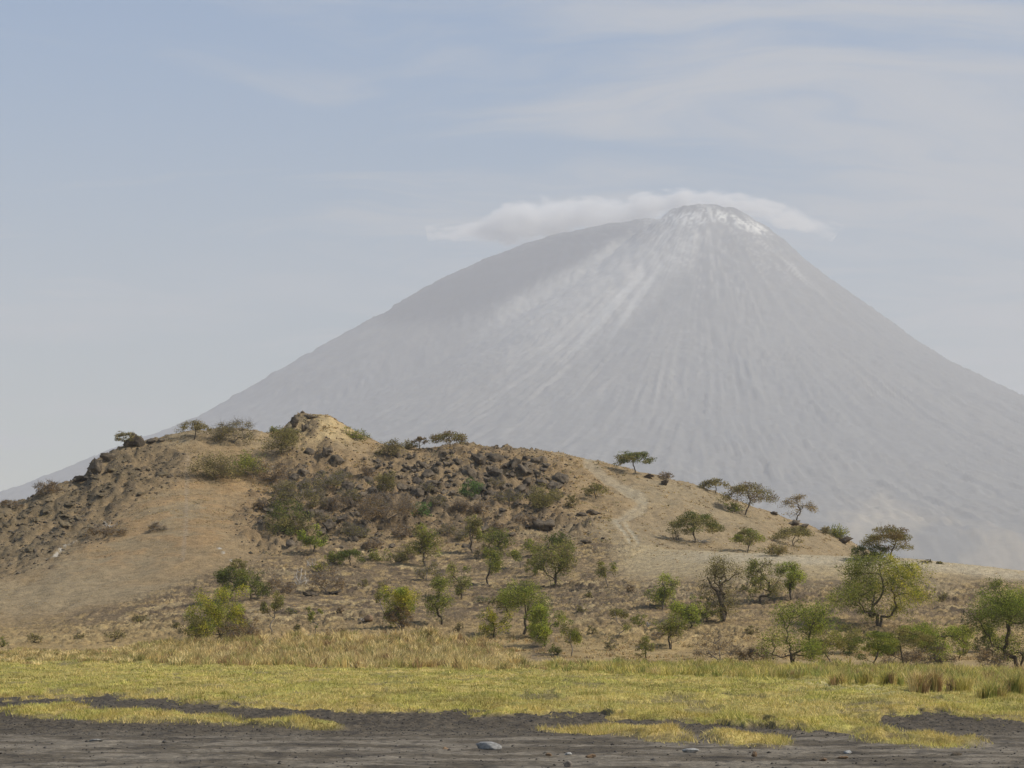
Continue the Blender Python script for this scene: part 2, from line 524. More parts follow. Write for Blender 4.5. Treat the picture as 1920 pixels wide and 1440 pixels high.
SOIL = c3(0.262, 0.190, 0.103); GREYSOIL = c3(0.270, 0.208, 0.122); ORANGE = c3(0.325, 0.210, 0.100)
PALEG = c3(0.50, 0.385, 0.20); DARKS = c3(0.125, 0.088, 0.052); LAVA = c3(0.085, 0.068, 0.048)
MUD = c3(0.108, 0.089, 0.064); MUDL = c3(0.215, 0.184, 0.140); TURF = c3(0.36, 0.315, 0.085); TURFY = c3(0.50, 0.39, 0.13); DRY = c3(0.42, 0.30, 0.13)
C = np.broadcast_to(SOIL, (NR, NC, 3)).copy()
C = lay(C, sstep(-0.1, 0.5, n_big), GREYSOIL)
og = blob(300, 985, 175, 80, 0.5, -12) + 0.5 * blob(420, 940, 90, 70, 0.5)
C = lay(C, np.clip(og, 0, 1) * sstep(-0.25, 0.35, n_mid) * 0.65, ORANGE)
C = lay(C, np.clip(blob(620, 805, 75, 28, 0.5), 0, 1) * 0.7, PALEG)
C = lay(C, blob(760, 905, 330, 110, 0.5) * 0.35, ORANGE)
C = lay(C, sstep(-0.1, 0.35, n_mid) * hz * sstep(1200, 1350, U) * 0.08, ORANGE)
lav = rocky * sstep(-0.16, 0.22, lump * 0.55 + 0.35 * n_mid - 0.1) * (1 - gully * 0.85)
C = lay(C, lav * 0.8, LAVA)
C = lay(C, rocky * 0.3, DARKS)
C = lay(C, np.clip(blob(70, 985, 150, 68, 0.5, -14) + blob(215, 905, 130, 52, 0.5, -22) + blob(-20, 1010, 120, 60, 0.5), 0, 1) * rocky * sstep(-0.35, 0.1, n_mid + 0.4 * n_fine) * 0.6, c3(0.135, 0.105, 0.062))
# scrub slope: ledges coloured dark brown, with straw-coloured lips
tz = lower * sstep(0.18, 0.45, frac) * (1 - sstep(0.8, 0.98, frac))
C = lay(C, tz * 0.85 * sstep(-0.35, 0.15, n_mid + 0.2), DARKS)
lip = lower * sstep(0.0, 0.08, frac) * (1 - sstep(0.12, 0.22, frac)) * sstep(-0.2, 0.25, fbm(X / 3, Y / 3, 3, 81))
C = lay(C, lip * 0.95, PALEG)
dsp = scrub * (1 - hillw) * sstep(-0.02, 0.26, fbm(X / 7, Y / 5, 5, 83, 0.6) + 0.18 * (1 - sstep(1050, 1200, U)) - 0.15 * sstep(1120, 1060, YP) + 0.22 * blob(690, 1140, 380, 62, 0.4) + 0.30 * blob(235, 1188, 190, 26, 0.3)) * sstep(1238, 1222, YP)
C = lay(C, dsp * 0.72, c3(0.135, 0.098, 0.062))
dot = scr2 * sstep(0.18, 0.34, fbm(X / 1.6, Y / 2.4, 3, 86))
C = lay(C, scrub * sstep(1195, 1225, YP) * sstep(-0.05, 0.3, fbm(X / 2.0, Y / 3.0, 4, 88)) * 0.6, c3(0.15, 0.11, 0.065))
C = lay(C, dot * 0.4, c3(0.07, 0.055, 0.038))
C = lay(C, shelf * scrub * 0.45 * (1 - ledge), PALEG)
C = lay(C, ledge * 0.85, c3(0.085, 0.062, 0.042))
C = lay(C, scr2 * sstep(0.12, 0.4, fbm(X / 2.2, Y / 1.8, 3, 84)) * 0.45, DRY)
flat_r = sstep(1120, 1200, U) * scr2 * sstep(1110, 1060, YP)
C = lay(C, flat_r * 0.75, c3(0.40, 0.32, 0.19))
C = lay(C, hz * sstep(1100, 1250, U) * 0.5, c3(0.275, 0.215, 0.130))
C = lay(C, np.maximum(track * 0.24, ruts * 0.42 * sstep(-0.6, 0.1, n_fine)), c3(0.42, 0.39, 0.30))
C = lay(C, sstep(16, 3, np.abs(YP - (tab(P3['y'], U) + 8))) * sstep(1180, 1400, U) * (Y < D3 + 1) * 0.4, c3(0.46, 0.41, 0.31))
C = lay(C, foot * (1 - rocky), c3(0.30, 0.23, 0.15))
for pl in ([(408, 1022), (416, 1032), (424, 1042), (434, 1049)], [(88, 1052), (110, 1038), (130, 1020), (142, 1014)]):
    C = lay(C, line(pl, 4) * sstep(0.0, 0.25, n_fine) * 0.7, c3(0.50, 0.48, 0.43))
# sandy gap and dry grass litter above the turf
C = lay(C, scrub * sstep(1150, 1215, YP) * (1 - sstep(1100, 1000, U) * sstep(990, 1000, U)) * 0.55, DRY)
C = lay(C, blob(1010, 1258, 70, 14, 0.5) * 0.8, c3(0.36, 0.31, 0.20))
# turf
C = lay(C, turf, TURF)
C = lay(C, turf * sstep(-0.15, 0.4, fbm(X / 7, Y / 14, 4, 91)) * 0.75, TURFY)
C = lay(C, turf * sstep(0.1, 0.5, fbm(X / 3, Y / 6, 3, 92)) * 0.35, c3(0.17, 0.17, 0.06))
C = lay(C, turf * rim * 0.5, c3(0.42, 0.29, 0.10))
C = lay(C, bare * 0.75, c3(0.16, 0.125, 0.07))
C = lay(C, blob(1590, 1293, 90, 7, 0.5, 7) * 0.7, c3(0.46, 0.40, 0.20))
# mud
C = lay(C, mud, MUD)
C = lay(C, ruff * 0.6 * sstep(-0.4, 0.1, fbm(X / 0.9, Y / 2.0, 4, 95)), c3(0.070, 0.057, 0.042))
C = lay(C, mud * sstep(-0.35, 0.35, fbm(X / 2.6, Y / 1.5, 5, 93, 0.6)) * sstep(1366, 1392, YP) * 0.9, MUDL)
C = lay(C, mud * sstep(0.25, 0.5, fbm(X / 0.8, Y / 0.8, 3, 94)) * 0.5, c3(0.045, 0.04, 0.036))

V = np.stack([X, Y, Z], -1).reshape(-1, 3)
idx = np.arange(NR * NC).reshape(NR, NC)
Fq = np.stack([idx[:-1, :-1], idx[:-1, 1:], idx[1:, 1:], idx[1:, :-1]], -1).reshape(-1, 4)
ground = mesh_np('ground', V, Fq, M_GROUND, smooth=True, col=C.reshape(-1, 3))
tag(ground, kind='structure')
YPF = HOR - F * (Z - EYE) / Y


def zat(x, y):
    """terrain height at arrays x, y"""
    x = np.atleast_1d(np.asarray(x, float)); y = np.atleast_1d(np.asarray(y, float))
    u = 960 + F * x / y
    ci = np.clip(np.searchsorted(UC, u) - 1, 0, NC - 2); ri = np.clip(np.searchsorted(rows, y) - 1, 0, NR - 2)
    tu = np.clip((u - UC[ci]) / (UC[ci + 1] - UC[ci]), 0, 1); tr = np.clip((y - rows[ri]) / (rows[ri + 1] - rows[ri]), 0, 1)
    return ((Z[ri, ci] * (1 - tu) + Z[ri, ci + 1] * tu) * (1 - tr) + (Z[ri + 1, ci] * (1 - tu) + Z[ri + 1, ci + 1] * tu) * tr)


RUNMIN = np.minimum.accumulate(YPF, axis=0)
LASTROW = np.searchsorted(rows, 430)


def hit(u, y):
    """first terrain point seen through picture point (u, y); the crest when y lies above it"""
    ci = int(np.argmin(np.abs(UC - u)))
    colm = RUNMIN[:LASTROW, ci]
    r = int(np.argmax(colm <= y)) if (colm <= y).any() else int(np.argmin(colm))
    d = rows[r]
    x = d * (u - 960) / F
    return float(x), float(d), float(zat(x, d)[0])


def field(A, x, y):
    u = 960 + F * x / y
    ci = np.clip(np.searchsorted(UC, u), 0, NC - 1); ri = np.clip(np.searchsorted(rows, y), 0, NR - 1)
    return A[ri, ci]


# ------------------------------------------------------------------ low plain under and beyond the fan of terrain
def plain():
    xs = np.linspace(-14000, 14000, 15); ys = np.linspace(-600, 15250, 12)
    xx, yy = np.meshgrid(xs, ys)
    v = np.stack([xx, yy, np.full_like(xx, -0.9)], -1).reshape(-1, 3)
    ix = np.arange(v.shape[0]).reshape(12, 15)
    f = np.stack([ix[:-1, :-1], ix[:-1, 1:], ix[1:, 1:], ix[1:, :-1]], -1).reshape(-1, 4)
    o = mesh_np('plain', v, f, M_GROUND, col=np.tile([[0.16, 0.13, 0.09]], (len(v), 1)))
    tag(o, kind='structure')


plain()

# ------------------------------------------------------------------ the volcano
PROBE = []


def volcano():
    DV = 12000.0
    k = DV / F
    cx = (1320 - 960) * k
    zs = EYE + (HOR - 384) * k
    xs = np.arange(-8200, 6400, 13.0); ys = np.concatenate([np.arange(6800, 12400, 19.0), np.arange(12400, 15180, 60.0)])
    xx, yy = np.meshgrid(xs, ys)
    # young cone
    dx, dy = xx - cx, yy - DV
    r = np.hypot(dx, dy); az = np.arctan2(dy, dx)
    wob = fbm(np.cos(az) * 2.2 + 5, np.sin(az) * 2.2, 3, 201)
    rp = np.array([0, 60, 90, 120, 160, 220, 280, 340, 400, 460, 520, 612, 800, 1020, 1300, 1700, 2400, 6000]) * k
    hp = np.array([5, 12, 31, 53, 85, 139, 185, 230, 276, 318, 350, 401, 492, 575, 655, 730, 790, 822]) * k
    rr = r * (1 + 0.012 * wob * sstep(200, 1500, r))
    # the flank towards the left front is broader
    lf = np.clip(np.cos(az - R(200)), 0, 1) ** 2
    rr = rr * (1 - 0.10 * lf * sstep(200, 1500, r))
    h1 = zs - pchip(rp, hp, rr)
    # older shoulder behind and to the left
    bx, by = (1215 - 960) * k, DV + 420
    ddx = xx - bx; ddy = yy - by
    ex = np.where(ddx < 0, -ddx, -ddx * 1.0)
    r2 = np.hypot(ddx * np.where(ddx > 0, 1.45, 1.0), ddy * np.where(ddy < 0, 1.9, 1.0))
    lp = np.array([0, 35, 95, 155, 215, 275, 335, 395, 455, 515, 595, 655, 715, 785, 845, 1020, 1230, 1700, 2600, 6000]) * k
    ly = np.array([24, 30, 44, 56, 71, 92, 116, 145, 176, 214, 256, 288, 321, 361, 396, 466, 545, 680, 780, 822]) * k
    # distances are farther back, so scale slightly
    h2 = EYE + (zs - pchip(lp, ly, r2 / 1.0) - EYE) * (by / DV)
    m = 26.0
    h = np.maximum(h1, h2)
    sm = np.exp(-np.abs(h1 - h2) / m) * m * 0.5
    h = h + sm * sstep(60, 300, r)
    # crater rim
    h = h - 18 * np.exp(-(r / 120) ** 2) + 10 * fbm(dx / 90, dy / 90, 3, 203) * np.exp(-(r / 500) ** 2)
    # gullies running down the flanks
    azw = az + 0.012 * fbm(r / 700, az * 5, 3, 207)
    g1 = np.abs(fbm(azw * 46, r / 1900, 4, 205, 0.55)); g2 = np.abs(fbm(azw * 130, r / 900, 4, 206, 0.6))
    a1 = sstep(350, 1400, r) * (1 - 0.55 * sstep(3200, 5200, r))
    h = h + a1 * (12 * g1 * (0.4 + 1.2 * sstep(-0.3, 0.3, fbm(xx / 700, yy / 700, 3, 209))) + 15 * g2 * sstep(700, 1800, r)) - a1 * 8 + 8 * fbm(xx / 160, yy / 160, 4, 208) + 11 * fbm(xx / 75, yy / 75, 3, 212) * (1 - 0.6 * a1)
    # small old cinder cone on the lower right apron
    pu = (1655 - 960) / F * 9900.0
    rc = np.hypot(xx - pu, yy - 9900)
    edge = sstep(6800, 7500, yy)
    h = np.maximum(h, -2) * edge - 3 * (1 - edge)
    # surface colour
    if PROBE:
        _u = 960 + F * xx / yy; _y = HOR - F * (h - EYE) / yy
        for t in PROBE: print('SIL', t, round(float(_y[np.abs(_u - t) < 4].min()), 1))
    uu = 960 + F * xx / yy; yp = HOR - F * (h - EYE) / yy
    base = np.array([0.168, 0.168, 0.162]); C = np.tile(base, xx.shape + (1,))
    def L(m, c): C[:] = C * (1 - m[..., None]) + np.array(c) * m[..., None]
    st = fbm(azw * 60, r / 1500, 4, 221); st2 = fbm(azw * 80, r / 600, 4, 222)
    L(sstep(-0.2, 0.5, fbm(xx / 900, yy / 900, 4, 223)) * 0.4, (0.20, 0.19, 0.17))
    L(sstep(0.0, 0.5, st) * 0.30, (0.25, 0.24, 0.21))
    L(sstep(0.1, 0.5, -st) * 0.2, (0.09, 0.09, 0.09))
    def bl(cu, cy, ru, ry, ang=0, soft=0.5):
        c, s = math.cos(R(ang)), math.sin(R(ang)); du, dv = uu - cu, yp - cy
        q = np.hypot((du * c + dv * s) / ru, (-du * s + dv * c) / ry)
        return 1 - sstep(1 - soft, 1 + soft, q + 0.4 * st)
    # dark rock rim; the left shoulder's bluish shade painted into its colour
    def poly(pts, soft=14):
        p = np.array(pts, float); inside = np.zeros(uu.shape, bool); dist = np.full(uu.shape, 1e9)
        for (ax, ay), (bx_, by_) in zip(p, np.roll(p, -1, 0)):
            c = ((ay > yp) != (by_ > yp)) & (uu < (bx_ - ax) * (yp - ay) / (by_ - ay + 1e-9) + ax)
            inside ^= c
            ex_, ey_ = bx_ - ax, by_ - ay
            t = np.clip(((uu - ax) * ex_ + (yp - ay) * ey_) / (ex_ * ex_ + ey_ * ey_), 0, 1)
            dist = np.minimum(dist, np.hypot(uu - ax - t * ex_, yp - ay - t * ey_))
        sd = np.where(inside, dist, -dist) + 10 * st2 + 8 * st
        return sstep(-soft, soft, sd)
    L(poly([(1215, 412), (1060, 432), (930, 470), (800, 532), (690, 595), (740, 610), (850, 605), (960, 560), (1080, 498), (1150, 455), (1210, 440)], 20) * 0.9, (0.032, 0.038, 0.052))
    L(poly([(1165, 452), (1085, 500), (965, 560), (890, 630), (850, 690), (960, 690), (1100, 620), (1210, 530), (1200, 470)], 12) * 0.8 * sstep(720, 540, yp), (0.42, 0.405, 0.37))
    L(bl(1330, 392, 80, 10) * 0.7, (0.07, 0.07, 0.07))
    # ash and soda deposits
    L(bl(1150, 560, 215, 48, -38) * (0.55 + 0.45 * sstep(-0.3, 0.3, st2)) * 0.5, (0.44, 0.42, 0.38))
    L(bl(1165, 490, 60, 30, -20) * 0.8, (0.43, 0.41, 0.37))
    L(bl(1150, 572, 120, 9, -48) * 0.4, (0.70, 0.68, 0.62))
    L(bl(1195, 560, 80, 7, -55) * 0.4, (0.72, 0.70, 0.64))
    L(bl(1255, 455, 70, 60, 0) * sstep(-0.15, 0.3, 0.5 * st2 + st * 0.8) * 0.6, (0.62, 0.60, 0.55))
    L(bl(1285, 408, 55, 12, 0) * sstep(-0.35, 0.25, st2) * 0.75, (0.80, 0.78, 0.73))
    L(bl(1370, 410, 60, 9, 22) * sstep(-0.3, 0.25, st2) * 0.8, (0.80, 0.78, 0.71))
    L(bl(1412, 424, 26, 9, 30) * sstep(-0.3, 0.15, st2) * 0.8, (0.85, 0.82, 0.74))
    L(bl(1370, 470, 110, 70, 0) * sstep(0.25, 0.5, st2) * 0.35, (0.5, 0.48, 0.44))
    L(bl(1470, 490, 80, 8, 42) * sstep(0.0, 0.4, st2) * 0.5, (0.5, 0.48, 0.44))
    L(bl(1150, 690, 330, 120, -30) * sstep(0.2, 0.5, st2) * 0.3, (0.40, 0.38, 0.34))
    L(poly([(1652, 918), (1600, 975), (1560, 1040), (1650, 1005), (1740, 985)], 12) * 0.6, (0.34, 0.30, 0.23))
    L(bl(1800, 1020, 260, 45, 12) * sstep(-0.3, 0.3, fbm(xx / 200, yy / 400, 4, 230)) * 0.6, (0.36, 0.31, 0.23))
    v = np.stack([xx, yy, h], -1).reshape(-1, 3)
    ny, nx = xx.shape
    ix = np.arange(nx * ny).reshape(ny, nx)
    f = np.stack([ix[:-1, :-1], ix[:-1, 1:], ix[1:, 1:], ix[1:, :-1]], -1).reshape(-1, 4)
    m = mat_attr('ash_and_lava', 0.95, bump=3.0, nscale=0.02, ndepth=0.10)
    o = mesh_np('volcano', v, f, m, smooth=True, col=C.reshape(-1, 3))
    tag(o, kind='structure')


volcano()

# ------------------------------------------------------------------ haze and cap cloud
def haze():
    x0, x1, y0, y1, z0, z1 = -14500, 14500, -900, 15300, -4.5, 2620
    v = np.array([(x, y, z) for z in (z0, z1) for y in (y0, y1) for x in (x0, x1)])
    f = np.array([(0, 2, 3, 1), (4, 5, 7, 6), (0, 1, 5, 4), (2, 6, 7, 3), (0, 4, 6, 2), (1, 3, 7, 5)])
    m = bpy.data.materials.new('haze'); m.use_nodes = True
    n = NT(m.node_tree)
    out = n.n('ShaderNodeOutputMaterial'); pv = n.n('ShaderNodeVolumePrincipled')
    pv.inputs['Color'].default_value = HAZE_COLOR
    pv.inputs['Density'].default_value = HAZE_DENSITY
    pv.inputs['Anisotropy'].default_value = 0.0
    n.l(pv.outputs[0], out.inputs['Volume'])
    o = mesh_np('haze', v, f, m)
    tag(o, kind='stuff', label='pale dusty haze filling the air between the hill and the volcano', cat='haze')


haze()


def cap_cloud():
    D = 16300.0
    k = D / F
    def P(u, y): return (u - 960) * k, EYE + (HOR - y) * k
    x0, _ = P(800, 0); x1, _ = P(1570, 0)
    zlo = P(0, 480)[1]; zhi = P(0, 345)[1]
    dep = 420.0
    Lx, Lz = x1 - x0, zhi - zlo
    v = []
    for sz in (-1, 1):
        for sy in (-1, 1):
            for sx in (-1, 1):
                v.append((sx * Lx / 2, sy * dep, sz * Lz / 2))
    f = np.array([(0, 2, 3, 1), (4, 5, 7, 6), (0, 1, 5, 4), (2, 6, 7, 3), (0, 4, 6, 2), (1, 3, 7, 5)])
    m = bpy.data.materials.new('cloud'); m.use_nodes = True
    n = NT(m.node_tree)
    out = n.n('ShaderNodeOutputMaterial'); pv = n.n('ShaderNodeVolumePrincipled')
    tc = n.n('ShaderNodeTexCoord'); sep = n.n('ShaderNodeSeparateXYZ')
    n.l(tc.outputs['Object'], sep.inputs[0])
    s = n.math('ADD', n.math('DIVIDE', sep.outputs[0], Lx), 0.5)
    def curve(pts):
        fc = n.n('ShaderNodeFloatCurve')
        c = fc.mapping.curves[0]
        while len(c.points) > 2: c.points.remove(c.points[-1])
        for i, (a, b) in enumerate(pts):
            if i == 0: c.points[0].location = (a, b)
            elif i == 1: c.points[1].location = (a, b)
            else: c.points.new(a, b)
        fc.mapping.update()
        n.l(s, fc.inputs['Value'])
        return fc.outputs[0]
    su = lambda u: (u - 800) / 770.0
    sy = lambda y: (480 - y) / 135.0
    zc = curve([(0, sy(440)), (su(880), sy(432)), (su(960), sy(420)), (su(1050), sy(410)), (su(1150), sy(400)), (su(1240), sy(384)), (su(1300), sy(378)),
                (su(1380), sy(384)), (su(1450), sy(402)), (su(1520), sy(424)), (1, sy(440))])
    hh = curve([(0, 0.02), (su(860), 0.04), (su(920), 0.16), (su(990), 0.32), (su(1050), 0.26), (su(1120), 0.20), (su(1220), 0.15), (su(1290), 0.12), (su(1360), 0.11), (su(1430), 0.11),
                (su(1490), 0.07), (su(1540), 0.02), (1, 0.01)])
    z = n.math('ADD', n.math('DIVIDE', sep.outputs[2], Lz), 0.5)
    a = n.math('DIVIDE', n.math('SUBTRACT', z, zc), n.math('MAXIMUM', hh, 0.02))
    a2 = n.math('MULTIPLY', a, a)
    b = n.math('DIVIDE', sep.outputs[1], dep * 0.95)
    b2 = n.math('MULTIPLY', b, b)
    rr = n.math('SUBTRACT', 1.0, n.math('ADD', a2, b2))
    nz = n.noise(n.scale(tc.outputs['Object'], (0.6, 1, 1.3)), 0.0075, 7, 0.66)
    dd = n.math('ADD', rr, n.math('MULTIPLY', n.math('SUBTRACT', nz, 0.52), 5.4))
    soft = n.ramp(dd, 0.0, 1.7, 0.0, 1.0)
    inside = n.ramp(rr, -0.5, 0.15, 0.0, 1.0)
    dens = n.math('MULTIPLY', n.math('MULTIPLY', soft, inside), 0.034)
    n.l(dens, pv.inputs['Density'])
    pv.inputs['Color'].default_value = (1, 1, 1, 1)
    n.l(pv.outputs[0], out.inputs['Volume'])
    m.cycles.volume_sampling = 'DISTANCE'
    o = mesh_np('cloud', np.array(v), f, m)
    o.location = ((x0 + x1) / 2, D, (zlo + zhi) / 2)
    tag(o, kind='stuff', label='white cap cloud streaming over the volcano summit and left shoulder', cat='cloud')


cap_cloud()

# ------------------------------------------------------------------ plants
rng = np.random.default_rng(12)


def tubes(paths, sides=5):
    """paths: list of (pts (n,3), radii (n,))"""
    Vs, Fs, off = [], [], 0
    for pts, rad in paths:
        n = len(pts)
        t = np.gradient(pts, axis=0); t /= np.linalg.norm(t, axis=1)[:, None] + 1e-9
        ref = np.array([0.31, 0.87, 0.12])
        a = np.cross(t, ref); a /= np.linalg.norm(a, axis=1)[:, None] + 1e-9
        b = np.cross(t, a)
        s = sides if rad[0] > 0.02 else 3
        ang = np.arange(s) * 2 * math.pi / s
        ring = pts[:, None, :] + rad[:, None, None] * (np.cos(ang)[None, :, None] * a[:, None, :] + np.sin(ang)[None, :, None] * b[:, None, :])
        Vs.append(ring.reshape(-1, 3))
        i = np.arange(n - 1)[:, None] * s + np.arange(s)[None, :]
        j = np.arange(n - 1)[:, None] * s + (np.arange(s)[None, :] + 1) % s
        Fs.append(np.stack([i, j, j + s, i + s], -1).reshape(-1, 4) + off)
        off += n * s
    return np.concatenate(Vs), np.concatenate(Fs)


def bent(a, b, n, jit, rg):
    t = np.linspace(0, 1, n)[:, None]
    p = a * (1 - t) + b * t
    L = np.linalg.norm(b - a)
    w = np.sin(t * math.pi)
    p = p + w * rg.normal(0, jit * L, 3) + (w > 0.01) * rg.normal(0, jit * L * 0.25, (n, 3))
    return p


def skeleton(centres, root, fork, stems, rg, jit, r_tip):
    """greedy branching from the root to every foliage cluster; returns tube paths"""
    nodes = [np.array(root, float)]
    parent = [-1]
    for s in range(stems):
        a = rg.uniform(0, 2 * math.pi)
        sp = 0.0 if stems == 1 else fork * 0.38
        lean = rg.normal(0, 0.13 * fork, 2)
        nodes.append(np.array([math.cos(a) * sp + lean[0], math.sin(a) * sp + lean[1], fork * rg.uniform(0.85, 1.15)]))
        parent.append(0)
    order = np.argsort(np.hypot(centres[:, 0], centres[:, 1]) + 0.4 * centres[:, 2])
    for i in order:
        c = centres[i]
        N = np.array(nodes[1:])
        d = np.linalg.norm(N - c, axis=1) + 1.6 * np.maximum(0, N[:, 2] - c[2]) + 0.02 * np.arange(len(N)) / max(1, len(N))
        q = int(np.argmin(d)) + 1
        mid = nodes[q] * 0.5 + c * 0.5 + np.array([0, 0, -0.04]) + rg.normal(0, jit, 3) * np.linalg.norm(c - nodes[q])
        nodes.append(mid); parent.append(q)
        nodes.append(c.copy()); parent.append(len(nodes) - 2)
    n = len(nodes)
    load = np.ones(n)
    for i in range(n - 1, 0, -1):
        load[parent[i]] += load[i]
    rad = r_tip * load ** 0.50
    paths = []
    for i in range(1, n):
        p = parent[i]
        r0, r1 = min(rad[p], rad[i] * 1.35), rad[i]
        m = 5
        paths.append((bent(nodes[p], nodes[i], m, 0.05 + jit * 0.25, rg), np.linspace(r0, r1, m)))
    return paths, nodes


PAL = {  # leaf colours: dark, mid, light
    'green': ((0.050, 0.068, 0.020), (0.110, 0.135, 0.035), (0.190, 0.205, 0.060)),
    'bright': ((0.055, 0.085, 0.020), (0.130, 0.175, 0.035), (0.250, 0.285, 0.065)),
    'yellow': ((0.060, 0.075, 0.018), (0.175, 0.190, 0.032), (0.320, 0.310, 0.060)),
    'olive': ((0.055, 0.058, 0.026), (0.110, 0.110, 0.050), (0.170, 0.160, 0.080)),
    'grey': ((0.060, 0.060, 0.034), (0.120, 0.115, 0.065), (0.180, 0.165, 0.095)),
    'dark': ((0.026, 0.038, 0.013), (0.058, 0.078, 0.024), (0.105, 0.130, 0.040)),
    'brown': ((0.065, 0.050, 0.034), (0.125, 0.095, 0.062), (0.180, 0.140, 0.090)),
    'rust': ((0.055, 0.042, 0.026), (0.105, 0.080, 0.045), (0.110, 0.100, 0.050)),
    'vivid': ((0.030, 0.060, 0.024), (0.065, 0.120, 0.045), (0.110, 0.170, 0.065)),
    'tan': ((0.090, 0.075, 0.042), (0.150, 0.125, 0.070), (0.200, 0.170, 0.095)),
}


def leaves(centres, rc, flat, n, size, pal, rg, pal2=None, split=None, outw=0.0):
    k = len(centres)
    w = rg.uniform(0.4, 1.6, k) * rc ** 1.5; w /= w.sum()
    ci = rg.choice(k, n, p=w)
    off = rg.normal(0, 1, (n, 3)); off /= np.linalg.norm(off, axis=1)[:, None]
    off *= (rg.uniform(0.25, 1.12, n) ** 0.6)[:, None] * rc[ci][:, None]
    off[:, 2] *= flat
    p = centres[ci] + off
    # small spray structure: snap leaves towards random twig lines
    d = rg.normal(0, 1, (n, 3)); d[:, 2] *= 0.6; d /= np.linalg.norm(d, axis=1)[:, None]
    e = np.cross(d, rg.normal(0, 1, (n, 3))); e /= np.linalg.norm(e, axis=1)[:, None]
    L = size * rg.uniform(0.6, 1.5, n)[:, None]; W = L * rg.uniform(0.35, 0.7, n)[:, None]
    v = np.stack([p - d * L * .5, p + e * W * .5, p + d * L * .5, p - e * W * .5], 1).reshape(-1, 3)
    f = np.arange(4 * n).reshape(n, 4)
    def colour(pl):
        a, b, c = (np.array(q) for q in PAL[pl])
        t = np.clip(rg.uniform(0, 1, n) * 0.7 + rg.uniform(-0.25, 0.45, k)[ci], 0, 1)[:, None]
        return np.where(t < .5, a + (b - a) * t * 2, b + (c - b) * (t - .5) * 2)
    col = colour(pal)
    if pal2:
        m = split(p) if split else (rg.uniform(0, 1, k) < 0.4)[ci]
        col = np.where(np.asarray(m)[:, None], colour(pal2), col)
    col = col * rg.uniform(0.8, 1.2, (n, 1)) * np.array([2.42, 2.12, 1.46])
    return v, f, col


def lobes(n, k, rg, spread=0.55, rad=0.42):
    """n points in a few uneven lumps inside the unit ball"""
    L = rg.normal(0, 1, (k, 3)); L /= np.linalg.norm(L, axis=1)[:, None]
    L *= (spread * rg.uniform(0.55, 1.15, k))[:, None]
    r = rad * rg.uniform(0.65, 1.3, k)
    w = r ** 2.2; w /= w.sum()
    i = rg.choice(k, n, p=w)
    o = rg.normal(0, 1, (n, 3)); o /= np.linalg.norm(o, axis=1)[:, None]
    o *= (rg.uniform(0, 1, n) ** 0.4 * r[i])[:, None]
    p = L[i] + o
    m = np.abs(p).max(axis=0)
    return p / np.maximum(m, 0.6)


